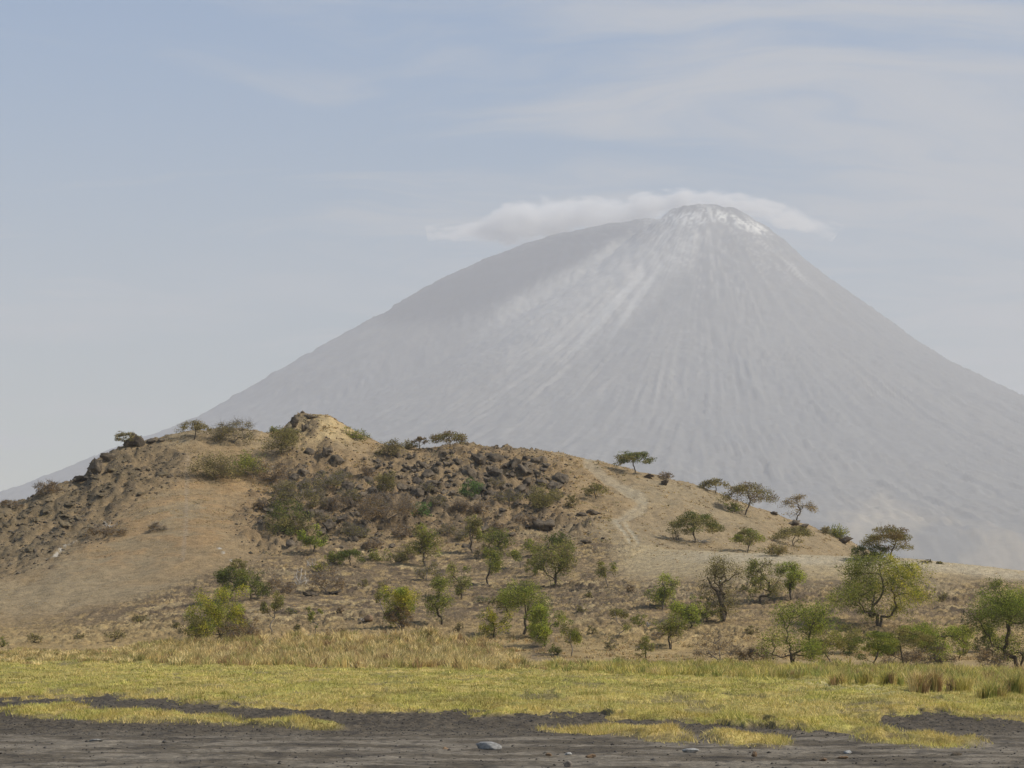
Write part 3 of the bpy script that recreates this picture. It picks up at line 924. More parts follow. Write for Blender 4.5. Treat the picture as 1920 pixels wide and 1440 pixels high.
def make_plant(name, cat, label, u, y, hpx, wpx, kind, pal, dens=1.0, pal2=None, bark=None, group=None, seed=None, off=0.0, split=None, stems=None):
    x, d, z = hit(u, y)
    s = d / F
    H, W = hpx * s * (1.06 if kind == 'umbrella' else 1.12), wpx * s * (1.12 if kind == 'umbrella' else 1.16 if kind == 'bush' else 1.28)
    rg = np.random.default_rng(int(u * 7 + y * 13) if seed is None else seed)
    root = bpy.data.objects.new(name, None)
    COL.objects.link(root)
    root.empty_display_size = 0.3
    root.location = (x, d, z - 0.06)
    tag(root, label, cat, group)
    if kind == 'umbrella':
        n = int(16 + W * 3.0)
        a = rg.uniform(0, 2 * math.pi, n); q = np.sqrt(rg.uniform(0.0, 1, n))
        c = np.stack([np.cos(a) * q * W * .46, np.sin(a) * q * W * .42, H * (0.86 - 0.42 * q ** 2.4 - 0.16 * rg.uniform(0, 1, n) ** 2 + rg.normal(0, 0.03, n))], -1)
        rc = np.full(n, W * 0.125) * rg.uniform(.7, 1.3, n); flat = 0.5; fork = H * .17; st = stems or 3
    elif kind == 'tree':
        n = int(30 + W * 8.0)
        p = lobes(n, int(6 + W * 1.2), rg, 0.78, 0.33)
        rcm = min(W, H) * 0.135
        c = np.stack([p[:, 0] * (W * .5 - rcm * .6), p[:, 1] * W * .42, H * (0.54 + 0.42 * p[:, 2])], -1)
        rc = np.full(n, rcm) * rg.uniform(.5, 1.5, n); flat = 0.85; fork = H * .16; st = stems or 3
    elif kind == 'sapling':
        n = int(12 + H * 3.5)
        p = lobes(n, 5, rg, 0.7, 0.34)
        c = np.stack([p[:, 0] * W * .44, p[:, 1] * W * .4, H * (0.60 + 0.36 * p[:, 2])], -1)
        rc = np.full(n, min(W, H) * 0.15) * rg.uniform(.6, 1.3, n); flat = 0.85; fork = H * .12; st = stems or 3
    elif kind == 'bush':
        n = int(26 + W * 6.0)
        p = lobes(n, int(4 + W * 0.8), rg, 0.55, 0.48)
        rcm = min(W * .5, H) * 0.22
        c = np.stack([p[:, 0] * (W * .5 - rcm * .5), p[:, 1] * W * .42, H * (0.10 + 0.80 * np.abs(p[:, 2]) ** 0.8)], -1)
        rc = np.full(n, rcm) * rg.uniform(.6, 1.4, n); flat = 0.85; fork = H * .07; st = stems or 4
    elif kind == 'bare':
        n = int(22 + W * 5.0)
        a = rg.uniform(0, 2 * math.pi, n); q = np.sqrt(rg.uniform(0.05, 1, n)); zz = rg.uniform(.1, 1, n) * np.sqrt(1 - 0.75 * q * q)
        c = np.stack([np.cos(a) * q * W * .45, np.sin(a) * q * W * .4, H * (0.08 + 0.84 * zz)], -1)
        rc = np.full(n, min(W * .5, H) * 0.22) * rg.uniform(.6, 1.3, n); flat = 0.8; fork = H * .06; st = stems or 5
    if off:
        c[:, 0] += off * W * (c[:, 2] / H)
    c[:, 2] = np.maximum(c[:, 2], 0.06 * H)
    # keep the crown inside its height
    c[:, 2] = np.minimum(c[:, 2], H - rc * flat * 0.8)
    rtip = 0.004 + 0.0010 * H + 0.000010 * d
    paths, nodes = skeleton(c, (0, 0, -0.15), fork, st, rg, 0.10, rtip * (1.0 if kind in ('tree', 'umbrella') else 0.8))
    nt = 5 if kind != 'bare' else 11
    tw = []
    for i in range(len(c)):
        for _ in range(nt):
            dv = rg.normal(0, 1, 3); dv[2] = abs(dv[2]) * 0.7 if kind == 'bare' else dv[2] * flat
            dv /= np.linalg.norm(dv) + 1e-6
            tip = c[i] + dv * rc[i] * (1.15 if kind != 'bare' else 1.7)
            tip[2] = max(tip[2], 0.03)
            tw.append((bent(c[i], tip, 3, 0.08, rg), np.array([0.6, 0.45, 0.25]) * max(rtip * 0.75, 0.00008 * d)))
    v, f = tubes(paths + tw)
    bk = bark or (M_BARK if kind in ('tree', 'umbrella', 'bush') else M_BARK_GREY)
    mesh_np('trunk' if kind in ('tree', 'umbrella', 'sapling') else 'stems', v, f, bk, root, smooth=True)
    size = 0.00062 * d
    area = W * H * (0.45 if kind == 'umbrella' else 0.62)
    nl = int(dens * (5.0 if kind == 'umbrella' else 4.4) * area / (size * size * 0.5) * (0.20 if kind == 'bare' else 0.75 if kind == 'sapling' else 1.0))
    nl = max(200, min(nl, 30000))
    vv, ff, cc = leaves(c, rc, flat, nl, size, pal, rg, pal2, split)
    vv[:, 2] = np.maximum(vv[:, 2], 0.02)
    mesh_np('crown' if kind in ('tree', 'umbrella', 'sapling') else 'foliage', vv, ff, M_LEAF, root, facecol=cc)
    return root


T_, A_, B_, S_, N_ = 'tree', 'umbrella', 'bush', 'sapling', 'bare'
right = lambda p: p[:, 0] + 0.6 * (p[:, 2] - 2.2) * 0 > -0.1 + 0 * p[:, 0]
PLANTS = [
 # --- along the ridge
 ('acacia_tree', 'acacia', 'small dark acacia growing against the big boulder on the left end of the ridge', 238, 838, 29, 46, A_, 'grey', 1.0),
 ('acacia_tree', 'acacia', 'thin grey olive acacia with splayed stems on the ridge, left of the rounder one', 364, 825, 38, 62, A_, 'grey', 0.9),
 ('round_bush', 'bush', 'round grey twiggy bush on the ridge between the splayed acacia and the rocky knoll', 438, 831, 44, 66, N_, 'grey', 3.2),
 ('small_bush', 'bush', 'tiny green bush on the skyline just left of the rocky knoll', 515, 812, 12, 24, B_, 'green', 1.0),
 ('round_bush', 'bush', 'rounded olive bush on the slope directly below the rocky knoll', 529, 853, 46, 78, B_, 'olive', 1.0),
 ('thicket', 'bush', 'broad brown olive thicket on the bare slope, left part of the dark belt of bushes', 402, 903, 54, 84, B_, 'grey', 1.0),
 ('thicket', 'bush', 'greener thicket joined to the right end of the brown olive one on the slope', 463, 893, 44, 76, B_, 'green', 0.9),
 ('thorn_shrub', 'bush', 'brown half bare thorn shrub where the dark belt of bushes meets the rocks', 505, 908, 44, 66, N_, 'brown', 2.0),
 ('small_bush', 'bush', 'loose green bush on the right shoulder of the rocky knoll', 668, 826, 24, 48, B_, 'green', 0.7),
 ('round_bush', 'bush', 'dark grey bush in the dip right of the knoll with shade under it', 726, 859, 31, 56, B_, 'grey', 0.9),
 ('small_bush', 'bush', 'low pale green bush beside the small rusty tree on the skyline', 762, 842, 18, 40, B_, 'olive', 0.6),
 ('small_tree', 'tree', 'small rusty brown round tree on the skyline left of the umbrella acacia', 788, 843, 25, 30, A_, 'rust', 1.0),
 ('umbrella_acacia', 'acacia', 'fan shaped rusty topped acacia alone in the middle of the ridge', 846, 841, 35, 72, A_, 'olive', 1.2, 'rust'),
 # --- rocky face
 ('thorn_shrub', 'bush', 'olive brown shrub among the boulders under the knoll', 625, 916, 36, 60, N_, 'olive', 2.6),
 ('thorn_shrub', 'bush', 'straggly olive shrub above the big green bush on the rocky face', 556, 952, 54, 64, N_, 'olive', 3.0),
 ('round_bush', 'bush', 'big dark green bush low on the rocky face, left of centre', 545, 1008, 66, 88, B_, 'dark', 1.1, 'olive'),
 ('small_tree', 'tree', 'small deep green tree with a bent trunk at the foot of the rocky face', 590, 1038, 48, 50, T_, 'bright', 1.1, 'dark'),
 ('thorn_shrub', 'bush', 'olive shrub between boulders above the large bare thicket', 722, 925, 38, 52, B_, 'olive', 0.9),
 ('bare_thicket', 'bush', 'large leafless grey brown thicket in the middle of the rocky face', 728, 985, 56, 100, N_, 'brown', 2.6),
 ('small_bush', 'bush', 'low vivid green bush touching the right side of the large bare thicket', 790, 972, 28, 42, B_, 'vivid', 1.0),
 ('round_bush', 'bush', 'vivid green bush among the dark boulders right of the rocky face centre', 881, 936, 36, 46, B_, 'vivid', 1.0),
 ('thorn_shrub', 'bush', 'dark brown shrub right below the vivid green bush in the boulders', 866, 966, 26, 40, N_, 'brown', 3.0),
 ('round_bush', 'bush', 'olive bush at the right edge of the boulder field below the track', 1012, 954, 46, 72, B_, 'olive', 1.0),
 ('thorn_shrub', 'bush', 'thin greyish shrub among boulders left of the olive bush', 955, 945, 30, 48, N_, 'olive', 2.4),
 ('small_bush', 'bush', 'small grey green bush on bare soil between the boulders and the track', 1072, 953, 24, 26, B_, 'grey', 1.0),
 ('small_bush', 'bush', 'small olive bush under the boulders right of the column shaped tree', 760, 1046, 22, 40, B_, 'olive', 0.8),
 ('thorn_shrub', 'bush', 'low brown shrub in the boulders above the flat topped dark acacia', 640, 962, 30, 46, N_, 'brown', 2.4),
 ('thorn_shrub', 'bush', 'grey shrub in the rock gully under the dip of the ridge', 668, 1010, 26, 44, N_, 'olive', 2.6),
 # --- right shoulder of the hill
 ('small_acacia', 'acacia', 'small pale acacia standing alone on bare soil left of the track', 1118, 936, 31, 50, A_, 'olive', 1.0),
 ('umbrella_acacia', 'acacia', 'dense dark acacia on the skyline beside the track', 1190, 888, 46, 70, A_, 'dark', 1.3, 'olive'),
 ('small_bush', 'bush', 'low brown bush on the skyline right of the acacia by the track', 1248, 899, 13, 28, N_, 'brown', 4.0),
 ('umbrella_acacia', 'acacia', 'smaller umbrella acacia behind the wide flat topped one on the skyline', 1341, 925, 28, 54, A_, 'grey', 1.2),
 ('umbrella_acacia', 'acacia', 'wide flat topped acacia with a thick leaning dark trunk on the skyline', 1396, 966, 62, 100, A_, 'rust', 0.85, 'olive'),
 ('small_bush', 'bush', 'low green bush at the foot of the wide flat topped acacia', 1373, 962, 18, 34, B_, 'green', 0.9),
 ('spreading_acacia', 'acacia', 'low spreading acacia with dark shade and dead branches under it', 1302, 1018, 58, 98, A_, 'olive', 1.5, 'dark'),
 ('spreading_acacia', 'acacia', 'loose olive acacia just behind the ridge edge, right of the low spreading one', 1402, 1036, 50, 68, A_, 'green', 1.1, 'olive'),
 ('spreading_acacia', 'acacia', 'flat grey olive acacia below the sparse leafless tree', 1488, 1024, 38, 74, A_, 'olive', 1.2),
 ('sparse_tree', 'tree', 'sparse nearly leafless grey tree with upright forks on the skyline', 1493, 976, 50, 66, A_, 'tan', 0.42),
 ('thorn_shrub', 'bush', 'wide low brown green shrub lying along the ridge edge', 1460, 1041, 24, 66, B_, 'olive', 0.9, 'tan'),
 ('small_bush', 'bush', 'pale low bush on the skyline left of the rounded green one', 1543, 1000, 15, 30, B_, 'grey', 0.9),
 ('round_bush', 'bush', 'rounded green bush on the skyline above the rock step', 1575, 1010, 26, 46, B_, 'green', 1.0),
 ('thicket', 'bush', 'dark green thicket sloping down under the last umbrella acacia', 1636, 1048, 26, 72, B_, 'dark', 1.2),
 ('umbrella_acacia', 'acacia', 'twin trunked umbrella acacia, last tree on the right end of the ridge', 1668, 1050, 64, 98, A_, 'olive', 1.35, 'rust'),
 ('small_bush', 'bush', 'tiny dark bush on the ridge edge right of the twin trunked acacia', 1738, 1056, 6, 22, B_, 'grey', 1.0),
 ('small_bush', 'bush', 'tiny olive bush on bare ridge edge, farther right of the dark one', 1763, 1058, 6, 16, B_, 'olive', 1.0),
 ('small_bush', 'bush', 'small green bush alone on the bare slope near the right edge', 1866, 1105, 16, 26, B_, 'green', 0.9),
 # --- left scree
 ('small_bush', 'bush', 'brown bush on the skyline low on the left shoulder', 90, 928, 24, 46, N_, 'brown', 4.0),
 ('small_bush', 'bush', 'brown bush on the skyline at the far left edge', 22, 952, 14, 40, N_, 'brown', 4.0),
 ('thorn_shrub', 'bush', 'low dark brown shrub under the white deadwood on the left slope', 198, 1010, 22, 72, N_, 'brown', 4.0),
 ('small_bush', 'bush', 'small rusty shrub alone on the orange grass slope', 296, 997, 18, 28, N_, 'rust', 3.0),
 ('small_bush', 'bush', 'small faded green bush at the foot of the bare left slope, above the ledges', 264, 1168, 16, 28, B_, 'olive', 0.6),
 ('small_bush', 'bush', 'low faded bush at the foot of the left slope near the left edge', 68, 1206, 18, 34, B_, 'olive', 0.5),
 ('small_bush', 'bush', 'faded green bush on the ledges between the left slope and tall dry grass', 215, 1202, 18, 38, B_, 'olive', 0.5),
 ('small_bush', 'bush', 'green bush cut by the left edge at the foot of the slope', 3, 1214, 20, 20, B_, 'green', 0.7),
 # --- scrub, left
 ('yellow_bush', 'bush', 'large rounded yellow green bush at the foot of the bare left slope', 412, 1197, 88, 108, B_, 'yellow', 1.25, 'bright'),
 ('round_bush', 'bush', 'darker olive bush tucked against the left side of the large yellow green one', 370, 1204, 44, 62, B_, 'olive', 1.0),
 ('thorn_shrub', 'bush', 'grey brown twiggy shrub leaning on the right of the large yellow green bush', 462, 1194, 50, 44, N_, 'brown', 2.4),
 ('small_tree', 'tree', 'small flat crowned tree above the pair of dark green trees at the slope foot', 448, 1084, 36, 42, A_, 'olive', 0.9),
 ('small_tree', 'tree', 'left one of the pair of dark green trees behind the yellow green bush', 432, 1122, 54, 46, T_, 'dark', 1.2),
 ('small_tree', 'tree', 'right one of the pair of dark green trees behind the yellow green bush', 472, 1124, 52, 54, T_, 'dark', 1.1, 'green'),
 ('sapling', 'sapling', 'narrow dark sapling with twin stems on the ledges, right of the yellow green bush', 511, 1186, 70, 34, S_, 'olive', 0.9, 'green'),
 ('sapling', 'sapling', 'little sapling with a tuft crown standing alone above the dry grass', 591, 1188, 48, 22, S_, 'green', 0.8),
 ('bare_shrub', 'bush', 'leafless reddish shrub beside the white deadwood in mid slope', 612, 1112, 48, 62, N_, 'brown', 1.6),
 ('bare_shrub', 'bush', 'low dark leafless shrub left of the white deadwood in mid slope', 525, 1115, 28, 46, N_, 'brown', 3.0),
 ('small_bush', 'bush', 'small yellowish bush growing behind the white deadwood', 598, 1072, 20, 40, B_, 'yellow', 0.5, 'olive'),
 ('flat_acacia', 'acacia', 'low flat topped dark acacia where the scrub meets the rocky face', 656, 1061, 32, 56, A_, 'dark', 1.4),
 ('small_bush', 'bush', 'low green bush against the left of the low flat topped acacia', 626, 1060, 24, 40, B_, 'green', 1.0),
 ('small_bush', 'bush', 'low green bush right of the low flat topped acacia', 712, 1052, 22, 40, B_, 'green', 0.8),
 ('column_tree', 'tree', 'dense green tree rising like a column in front of the rocky face', 797, 1062, 72, 50, T_, 'green', 1.1, 'olive'),
 ('thorn_shrub', 'bush', 'thin olive shrub below the column shaped tree', 802, 1090, 40, 44, N_, 'olive', 2.6),
 ('yellow_shrub', 'bush', 'tall bright yellow green shrub with a dark brown tangled base', 756, 1176, 94, 66, T_, 'yellow', 1.3, 'bright', None, 5),
 ('sapling', 'sapling', 'thin grey sapling just left of the tall yellow green shrub', 716, 1162, 66, 26, S_, 'olive', 0.5),
 ('young_tree', 'tree', 'open crowned green tree right of the tall yellow green shrub', 829, 1170, 80, 58, T_, 'green', 0.75),
 ('young_tree', 'tree', 'small open tree with a slim trunk left of the taller slim one in mid scrub', 866, 1122, 62, 44, T_, 'green', 0.65, 'olive', None, 1),
 ('young_tree', 'tree', 'slim tree with twin trunks and a broad top in mid scrub', 916, 1098, 64, 42, T_, 'green', 0.9, None, None, 2),
 ('young_tree', 'tree', 'slim trunked small tree in front of the boulders, left of the leaning dark one', 885, 1040, 66, 38, T_, 'olive', 0.8, 'green', None, 1),
 ('young_tree', 'tree', 'darker leaning tree in front of the boulders at the scrub edge', 932, 1044, 54, 48, T_, 'dark', 0.9, 'green'),
 ('sapling', 'sapling', 'pale thin tree on level ground under the right end of the boulders', 975, 1066, 50, 36, S_, 'green', 0.8),
 ('small_bush', 'bush', 'olive bush near the boulder foot between the slim trees and the tall sparse one', 1004, 1040, 26, 50, B_, 'olive', 0.7),
 ('sparse_tree', 'tree', 'tall sparse green tree with several thin stems in the centre of the scrub', 1036, 1100, 92, 74, T_, 'green', 0.75, 'olive', None, 4),
 ('round_bush', 'bush', 'dark green bush behind the top of the tall sparse tree', 1040, 1026, 28, 62, B_, 'dark', 1.0),
 ('sapling', 'sapling', 'thin upright sapling alone right of the tall sparse tree', 1140, 1100, 54, 34, S_, 'olive', 0.8, 'green'),
 ('yellow_shrub', 'bush', 'low yellow green shrub at the dry grass edge, left of the dense green trees', 926, 1196, 52, 66, B_, 'yellow', 0.8, 'green'),
 ('young_tree', 'tree', 'tall loose green tree behind the low yellow green shrub', 980, 1190, 92, 78, T_, 'green', 0.85, 'bright', None, 3),
 ('young_tree', 'tree', 'bright green tree with a short dark trunk at the dry grass edge', 1023, 1214, 84, 58, T_, 'bright', 1.0, 'green', None, 1),
 ('young_tree', 'tree', 'small tree with thin splayed stems right of the bright green one', 1071, 1230, 68, 48, S_, 'green', 1.1, 'olive'),
 ('small_bush', 'bush', 'small green bush at the foot of the thin splayed tree', 1044, 1230, 22, 26, B_, 'green', 0.8),
 # --- scrub, right
 ('sapling', 'sapling', 'spindly branching sapling in the sandy gap of the scrub', 1158, 1196, 46, 46, S_, 'olive', 0.7, 'green'),
 ('small_bush', 'bush', 'small green bush beside pale deadwood in the right scrub', 1200, 1174, 22, 30, B_, 'green', 0.8),
 ('small_bush', 'bush', 'tiny twiggy shrub below the spindly sapling', 1148, 1220, 28, 24, N_, 'olive', 2.0),
 ('young_tree', 'tree', 'green tree with a pale slanting trunk, left one of the right scrub', 1243, 1140, 66, 54, T_, 'green', 0.9, 'bright', M_BARK_GREY, 1),
 ('young_tree', 'tree', 'bright green tree between the pale trunked tree and the gnarled one', 1292, 1176, 66, 60, T_, 'bright', 0.85, 'green', None, 2),
 ('round_bush', 'bush', 'olive bush leaning against the gnarled tree from the left', 1326, 1166, 48, 48, B_, 'olive', 0.8, 'green'),
 ('gnarled_tree', 'tree', 'gnarled grey olive tree with a thick trunk and a bare limb reaching left', 1356, 1168, 120, 84, T_, 'olive', 0.42, 'grey', None, 1),
 ('young_tree', 'tree', 'green tree right behind the gnarled tree', 1428, 1134, 76, 54, T_, 'green', 0.85, 'olive', None, 1),
 ('young_tree', 'tree', 'rounded green tree with a curved trunk and shade to its left', 1484, 1128, 64, 58, T_, 'green', 1.0, 'bright', None, 1),
 ('young_tree', 'tree', 'loose green tree in front of the bright tree, above the tall grass', 1258, 1218, 62, 56, T_, 'green', 0.75, 'olive', None, 2),
 ('small_bush', 'bush', 'ragged low green bush left of the loose green tree above the tall grass', 1212, 1240, 50, 38, B_, 'green', 0.6, 'olive'),
 ('bare_shrub', 'bush', 'reddish brown leafless shrub with a dark base above the tall grass', 1348, 1246, 66, 84, N_, 'brown', 1.2),
 ('bare_shrub', 'bush', 'low grey brown shrub left of the leaning trunked tree', 1418, 1248, 34, 60, N_, 'brown', 2.6),
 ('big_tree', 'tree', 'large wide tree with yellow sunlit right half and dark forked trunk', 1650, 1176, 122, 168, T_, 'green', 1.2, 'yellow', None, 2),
 ('big_tree', 'tree', 'bright green tree on low black leaning trunks above the grass', 1492, 1248, 112, 116, T_, 'bright', 0.8, 'green', None, 3),
 ('thorn_tree', 'tree', 'olive thin crowned thorn tree between the bright green tree and the flat crowned ones', 1556, 1246, 88, 80, S_, 'olive', 0.9, 'green'),
 ('thorn_tree', 'tree', 'flat crowned dark thorn tree, left of the front pair below the large yellow lit tree', 1640, 1258, 80, 96, A_, 'green', 1.3, 'dark'),
 ('thorn_tree', 'tree', 'flat crowned olive thorn tree, right of the front pair below the large yellow lit tree', 1698, 1254, 86, 98, A_, 'olive', 1.3, 'green'),
 ('thorn_tree', 'tree', 'bushy green tree with dry brown lower twigs, right of the front pair', 1766, 1250, 92, 96, T_, 'bright', 0.95, 'green'),
 ('bare_shrub', 'bush', 'dry brown shrub under the bushy green tree', 1742, 1256, 44, 78, N_, 'brown', 1.8),
 ('big_tree', 'tree', 'large dark green tree cut by the right edge of the picture', 1908, 1256, 156, 156, T_, 'dark', 1.9, 'bright', None, 4),
 ('bare_shrub', 'bush', 'dry brown shrub at the left foot of the large edge tree', 1862, 1256, 46, 60, N_, 'brown', 1.8),
 ('round_bush', 'bush', 'loose green bush between the bushy tree and the large edge tree', 1836, 1160, 22, 44, B_, 'olive', 0.6),
 ('thicket', 'bush', 'green thicket behind the flat crowned pair, under the large yellow lit tree', 1712, 1206, 40, 84, B_, 'green', 0.8, 'bright'),
 ('thicket', 'bush', 'olive thicket between the bright green tree and the flat crowned pair', 1592, 1226, 52, 70, B_, 'olive', 0.8, 'green'),
 ('thicket', 'bush', 'green thicket at the lower right of the bushy green tree', 1800, 1236, 62, 44, B_, 'bright', 0.8, 'olive'),
 ('thicket', 'bush', 'dark green thicket filling the left side of the large edge tree', 1862, 1226, 74, 62, B_, 'dark', 0.9, 'green'),
 ('bare_shrub', 'bush', 'thin brown shrub in front of the green thicket under the yellow lit tree', 1678, 1250, 36, 50, N_, 'brown', 2.0),
 ('bare_shrub', 'bush', 'dry brown tangle at the foot of the tall yellow green shrub', 748, 1180, 44, 44, N_, 'brown', 3.2),
 ('bare_shrub', 'bush', 'dry brown tangle under the right half of the large yellow green bush', 436, 1204, 36, 62, N_, 'brown', 3.0),
 ('round_bush', 'bush', 'loose green bush behind the low yellow green shrub by the dry grass', 950, 1150, 56, 56, B_, 'green', 0.6, 'olive'),
 ('round_bush', 'bush', 'olive bush filling the gap left of the dense bright green tree', 1003, 1196, 54, 44, B_, 'green', 0.8, 'bright'),
 ('small_bush', 'bush', 'low olive bush right of the low green one by the flat topped acacia', 748, 1056, 20, 34, B_, 'olive', 0.8),
 ('small_bush', 'bush', 'low green bush between the slim trunked tree and the leaning dark one', 908, 1046, 24, 34, B_, 'olive', 0.8),
 ('small_bush', 'bush', 'green bush left of the tall sparse tree, smaller than it', 1003, 1080, 48, 34, B_, 'olive', 0.7, 'green'),
]
for (u, y, w, h) in [(640, 905, 34, 22), (690, 900, 30, 20), (585, 930, 44, 34), (610, 985, 36, 26), (655, 1000, 34, 22), (705, 960, 38, 26), (820, 955, 30, 20),
                     (905, 965, 34, 24), (930, 915, 26, 18), (838, 1005, 34, 24), (985, 985, 36, 24), (520, 960, 38, 32), (535, 930, 40, 30), (490, 960, 30, 20),
                     (800, 925, 28, 20), (870, 1015, 34, 24), (752, 1010, 34, 24), (930, 1000, 32, 22), (1040, 940, 30, 22), (655, 945, 40, 28), (700, 1030, 36, 22), (600, 955, 40, 30)]:
    PLANTS.append(('thorn_shrub', 'bush', 'small dusty twiggy shrub wedged between lava boulders on the rocky face', u, y, h, w, N_,
                   ['olive', 'grey', 'brown', 'grey'][int(u + y) % 4], 3.2))
for (u, y, w, h) in [(545, 1150, 20, 14), (640, 1150, 18, 12), (680, 1100, 22, 14), (905, 1130, 20, 13), (1090, 1150, 22, 16), (1110, 1190, 22, 15), (1180, 1110, 18, 12),
                     (1410, 1190, 26, 16), (1540, 1160, 22, 13), (1770, 1130, 26, 14), (1820, 1190, 26, 18), (1100, 1120, 18, 12), (560, 1180, 16, 10), (640, 1190, 16, 11), (330, 1178, 18, 11),
                     (150, 1198, 20, 11), (860, 1185, 22, 16), (1390, 1110, 20, 12), (1235, 1195, 22, 14), (1720, 1120, 20, 11)]:
    PLANTS.append(('small_bush', 'bush', 'tiny faded shrub dotted alone over the scrub slope', u, y, h, w, [B_, N_][int(u) % 2],
                   ['olive', 'grey', 'brown', 'green'][int(u + y) % 4], [0.6, 2.4][int(u) % 2]))
for row in PLANTS:
    name, cat, label, u, y, hp, wp, kind, pal = row[:9]
    dens = row[9] if len(row) > 9 else 1.0
    pal2 = row[10] if len(row) > 10 else None
    bark = row[11] if len(row) > 11 else None
    st = row[12] if len(row) > 12 else None
    sp = None
    off = 0.0
    if 'yellow sunlit right half' in label:
        sp = lambda p: (p[:, 0] > 0.1) & (np.sin(p[:, 0] * 4.1 + p[:, 2] * 3.3) > -0.3)  # sunlit side of the crown put in as yellower leaf colour
    if 'thick leaning dark trunk' in label: off = 0.12
    if 'yellow green' in label and pal == 'yellow':
        sp = lambda p: (np.sin(p[:, 0] * 3.1 + p[:, 2] * 2.3) + np.sin(p[:, 1] * 2.7 - p[:, 2] * 3.3)) > 0.9
    grp = 'shrubs between the lava boulders' if 'wedged' in label else 'tiny shrubs on the scrub slope' if 'tiny faded' in label else {'bush': 'bushes scattered over the hill', 'acacia': 'acacias along the hill', 'sapling': 'saplings in the scrub'}.get(cat, 'trees in the scrub')
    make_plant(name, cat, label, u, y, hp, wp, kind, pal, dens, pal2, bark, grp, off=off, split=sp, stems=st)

# ------------------------------------------------------------------ rocks
def ico(sub=3):
    import bmesh
    bm = bmesh.new(); bmesh.ops.create_icosphere(bm, subdivisions=sub, radius=1.0)
    v = np.array([w.co[:] for w in bm.verts]); f = np.array([[w.index for w in q.verts] for q in bm.faces])
    bm.free()
    return v, f


IV, IF = ico(3)


def rock_shape(seed, facets=9, rough=0.16):
    rg = np.random.default_rng(seed)
    v = IV.copy()
    for _ in range(facets):
        nrm = rg.normal(0, 1, 3); nrm /= np.linalg.norm(nrm)
        c = rg.uniform(0.42, 0.80)
        dd = v @ nrm
        v -= np.maximum(0, dd - c)[:, None] * nrm[None, :]
    k = fbm(v[:, 0] * 1.7 + v[:, 2] * 1.1 + seed, v[:, 1] * 1.7 - v[:, 2] * 0.9, 4, seed + 300)
    v *= (1 + rough * k * 1.6)[:, None]
    return v


ROCK_MESH = []
for s in range(14):
    me_o = mesh_np('boulder', rock_shape(s + 1, 16, 0.34), IF, M_LAVA, smooth=False)
    ROCK_MESH.append(me_o.data)
    bpy.data.objects.remove(me_o)


def add_rock(name, label, cat, u, y, wpx, hpx, group=None, rz=None, mesh=None, sink=0.3, deep=0.8):
    x, d, z = hit(u, y)
    s = d / F
    o = bpy.data.objects.new(name, mesh or random.choice(ROCK_MESH))
    COL.objects.link(o)
    o.rotation_euler = (random.uniform(-.2, .2), random.uniform(-.2, .2), random.uniform(0, 6.28) if rz is None else rz)
    w, h = wpx * s / 2 / 0.8, hpx * s / 2 / 0.8
    o.scale = (w, w * deep, h)
    o.location = (x, d, z + h * (0.8 - 2 * sink * 0.8))
    tag(o, label, cat, group)
    return o


OLIVE_MESH = []
for q in ROCK_MESH:
    q2 = q.copy(); q2.materials[0] = M_LAVA_OLIVE; OLIVE_MESH.append(q2)
FIELDS = [
    ('dark lava boulder in the rock field on the left slope', 'boulders on the left slope',
     [(60, 985, 110, 55), (205, 905, 115, 45), (110, 950, 80, 40)], 70, (6, 22), 0.62),
    ('dark lava boulder among the outcrops straight below the rocky knoll', 'boulders below the knoll',
     [(600, 890, 55, 55), (560, 975, 80, 55), (640, 960, 60, 60)], 62, (8, 26), 0.95),
    ('dark lava boulder in the blocky outcrop rows under the middle of the ridge', 'boulders under the middle of the ridge',
     [(750, 900, 60, 45), (850, 905, 80, 50), (960, 895, 80, 42), (1000, 900, 55, 38), (900, 880, 110, 38)], 112, (9, 30), 0.95),
    ('dark lava boulder low on the rocky face just above the scrub trees', 'boulders at the foot of the rocky face',
     [(820, 1000, 160, 32), (960, 975, 70, 30), (690, 1015, 70, 25)], 42, (6, 20), 0.9),
]
for lab, grp, els, cnt, (a, b), asp in FIELDS:
    placed = []
    tries = 0
    while len(placed) < cnt and tries < 6000:
        tries += 1
        cu, cy, ru, ry = random.choice(els)
        t = random.uniform(0, 6.28); q = math.sqrt(random.random())
        u, y = cu + math.cos(t) * q * ru, cy + math.sin(t) * q * ry
        if y < float(tab(SKYLINE, np.array([u]))[0]) + 10 or u < -20: continue
        w = a + (b - a) * random.random() ** 1.8
        if any((u - p[0]) ** 2 / 1.0 + (y - p[1]) ** 2 / 0.8 < ((w + p[2]) * 0.40) ** 2 for p in placed): continue
        x, d, z = hit(u, y)
        if field(gully, np.array([x]), np.array([d]))[0] > 0.55: continue
        placed.append((u, y, w))
        ro = add_rock('boulder', lab, 'boulder', u, y, w, w * random.uniform(0.6, 1.0) * asp, grp, rz=random.uniform(-.5, .5), sink=0.50 if 'left slope' in lab else 0.45, deep=1.5,
                      mesh=random.choice(OLIVE_MESH) if 'left slope' in lab else None)
        ro.rotation_euler[0] = R(random.uniform(8, 24))

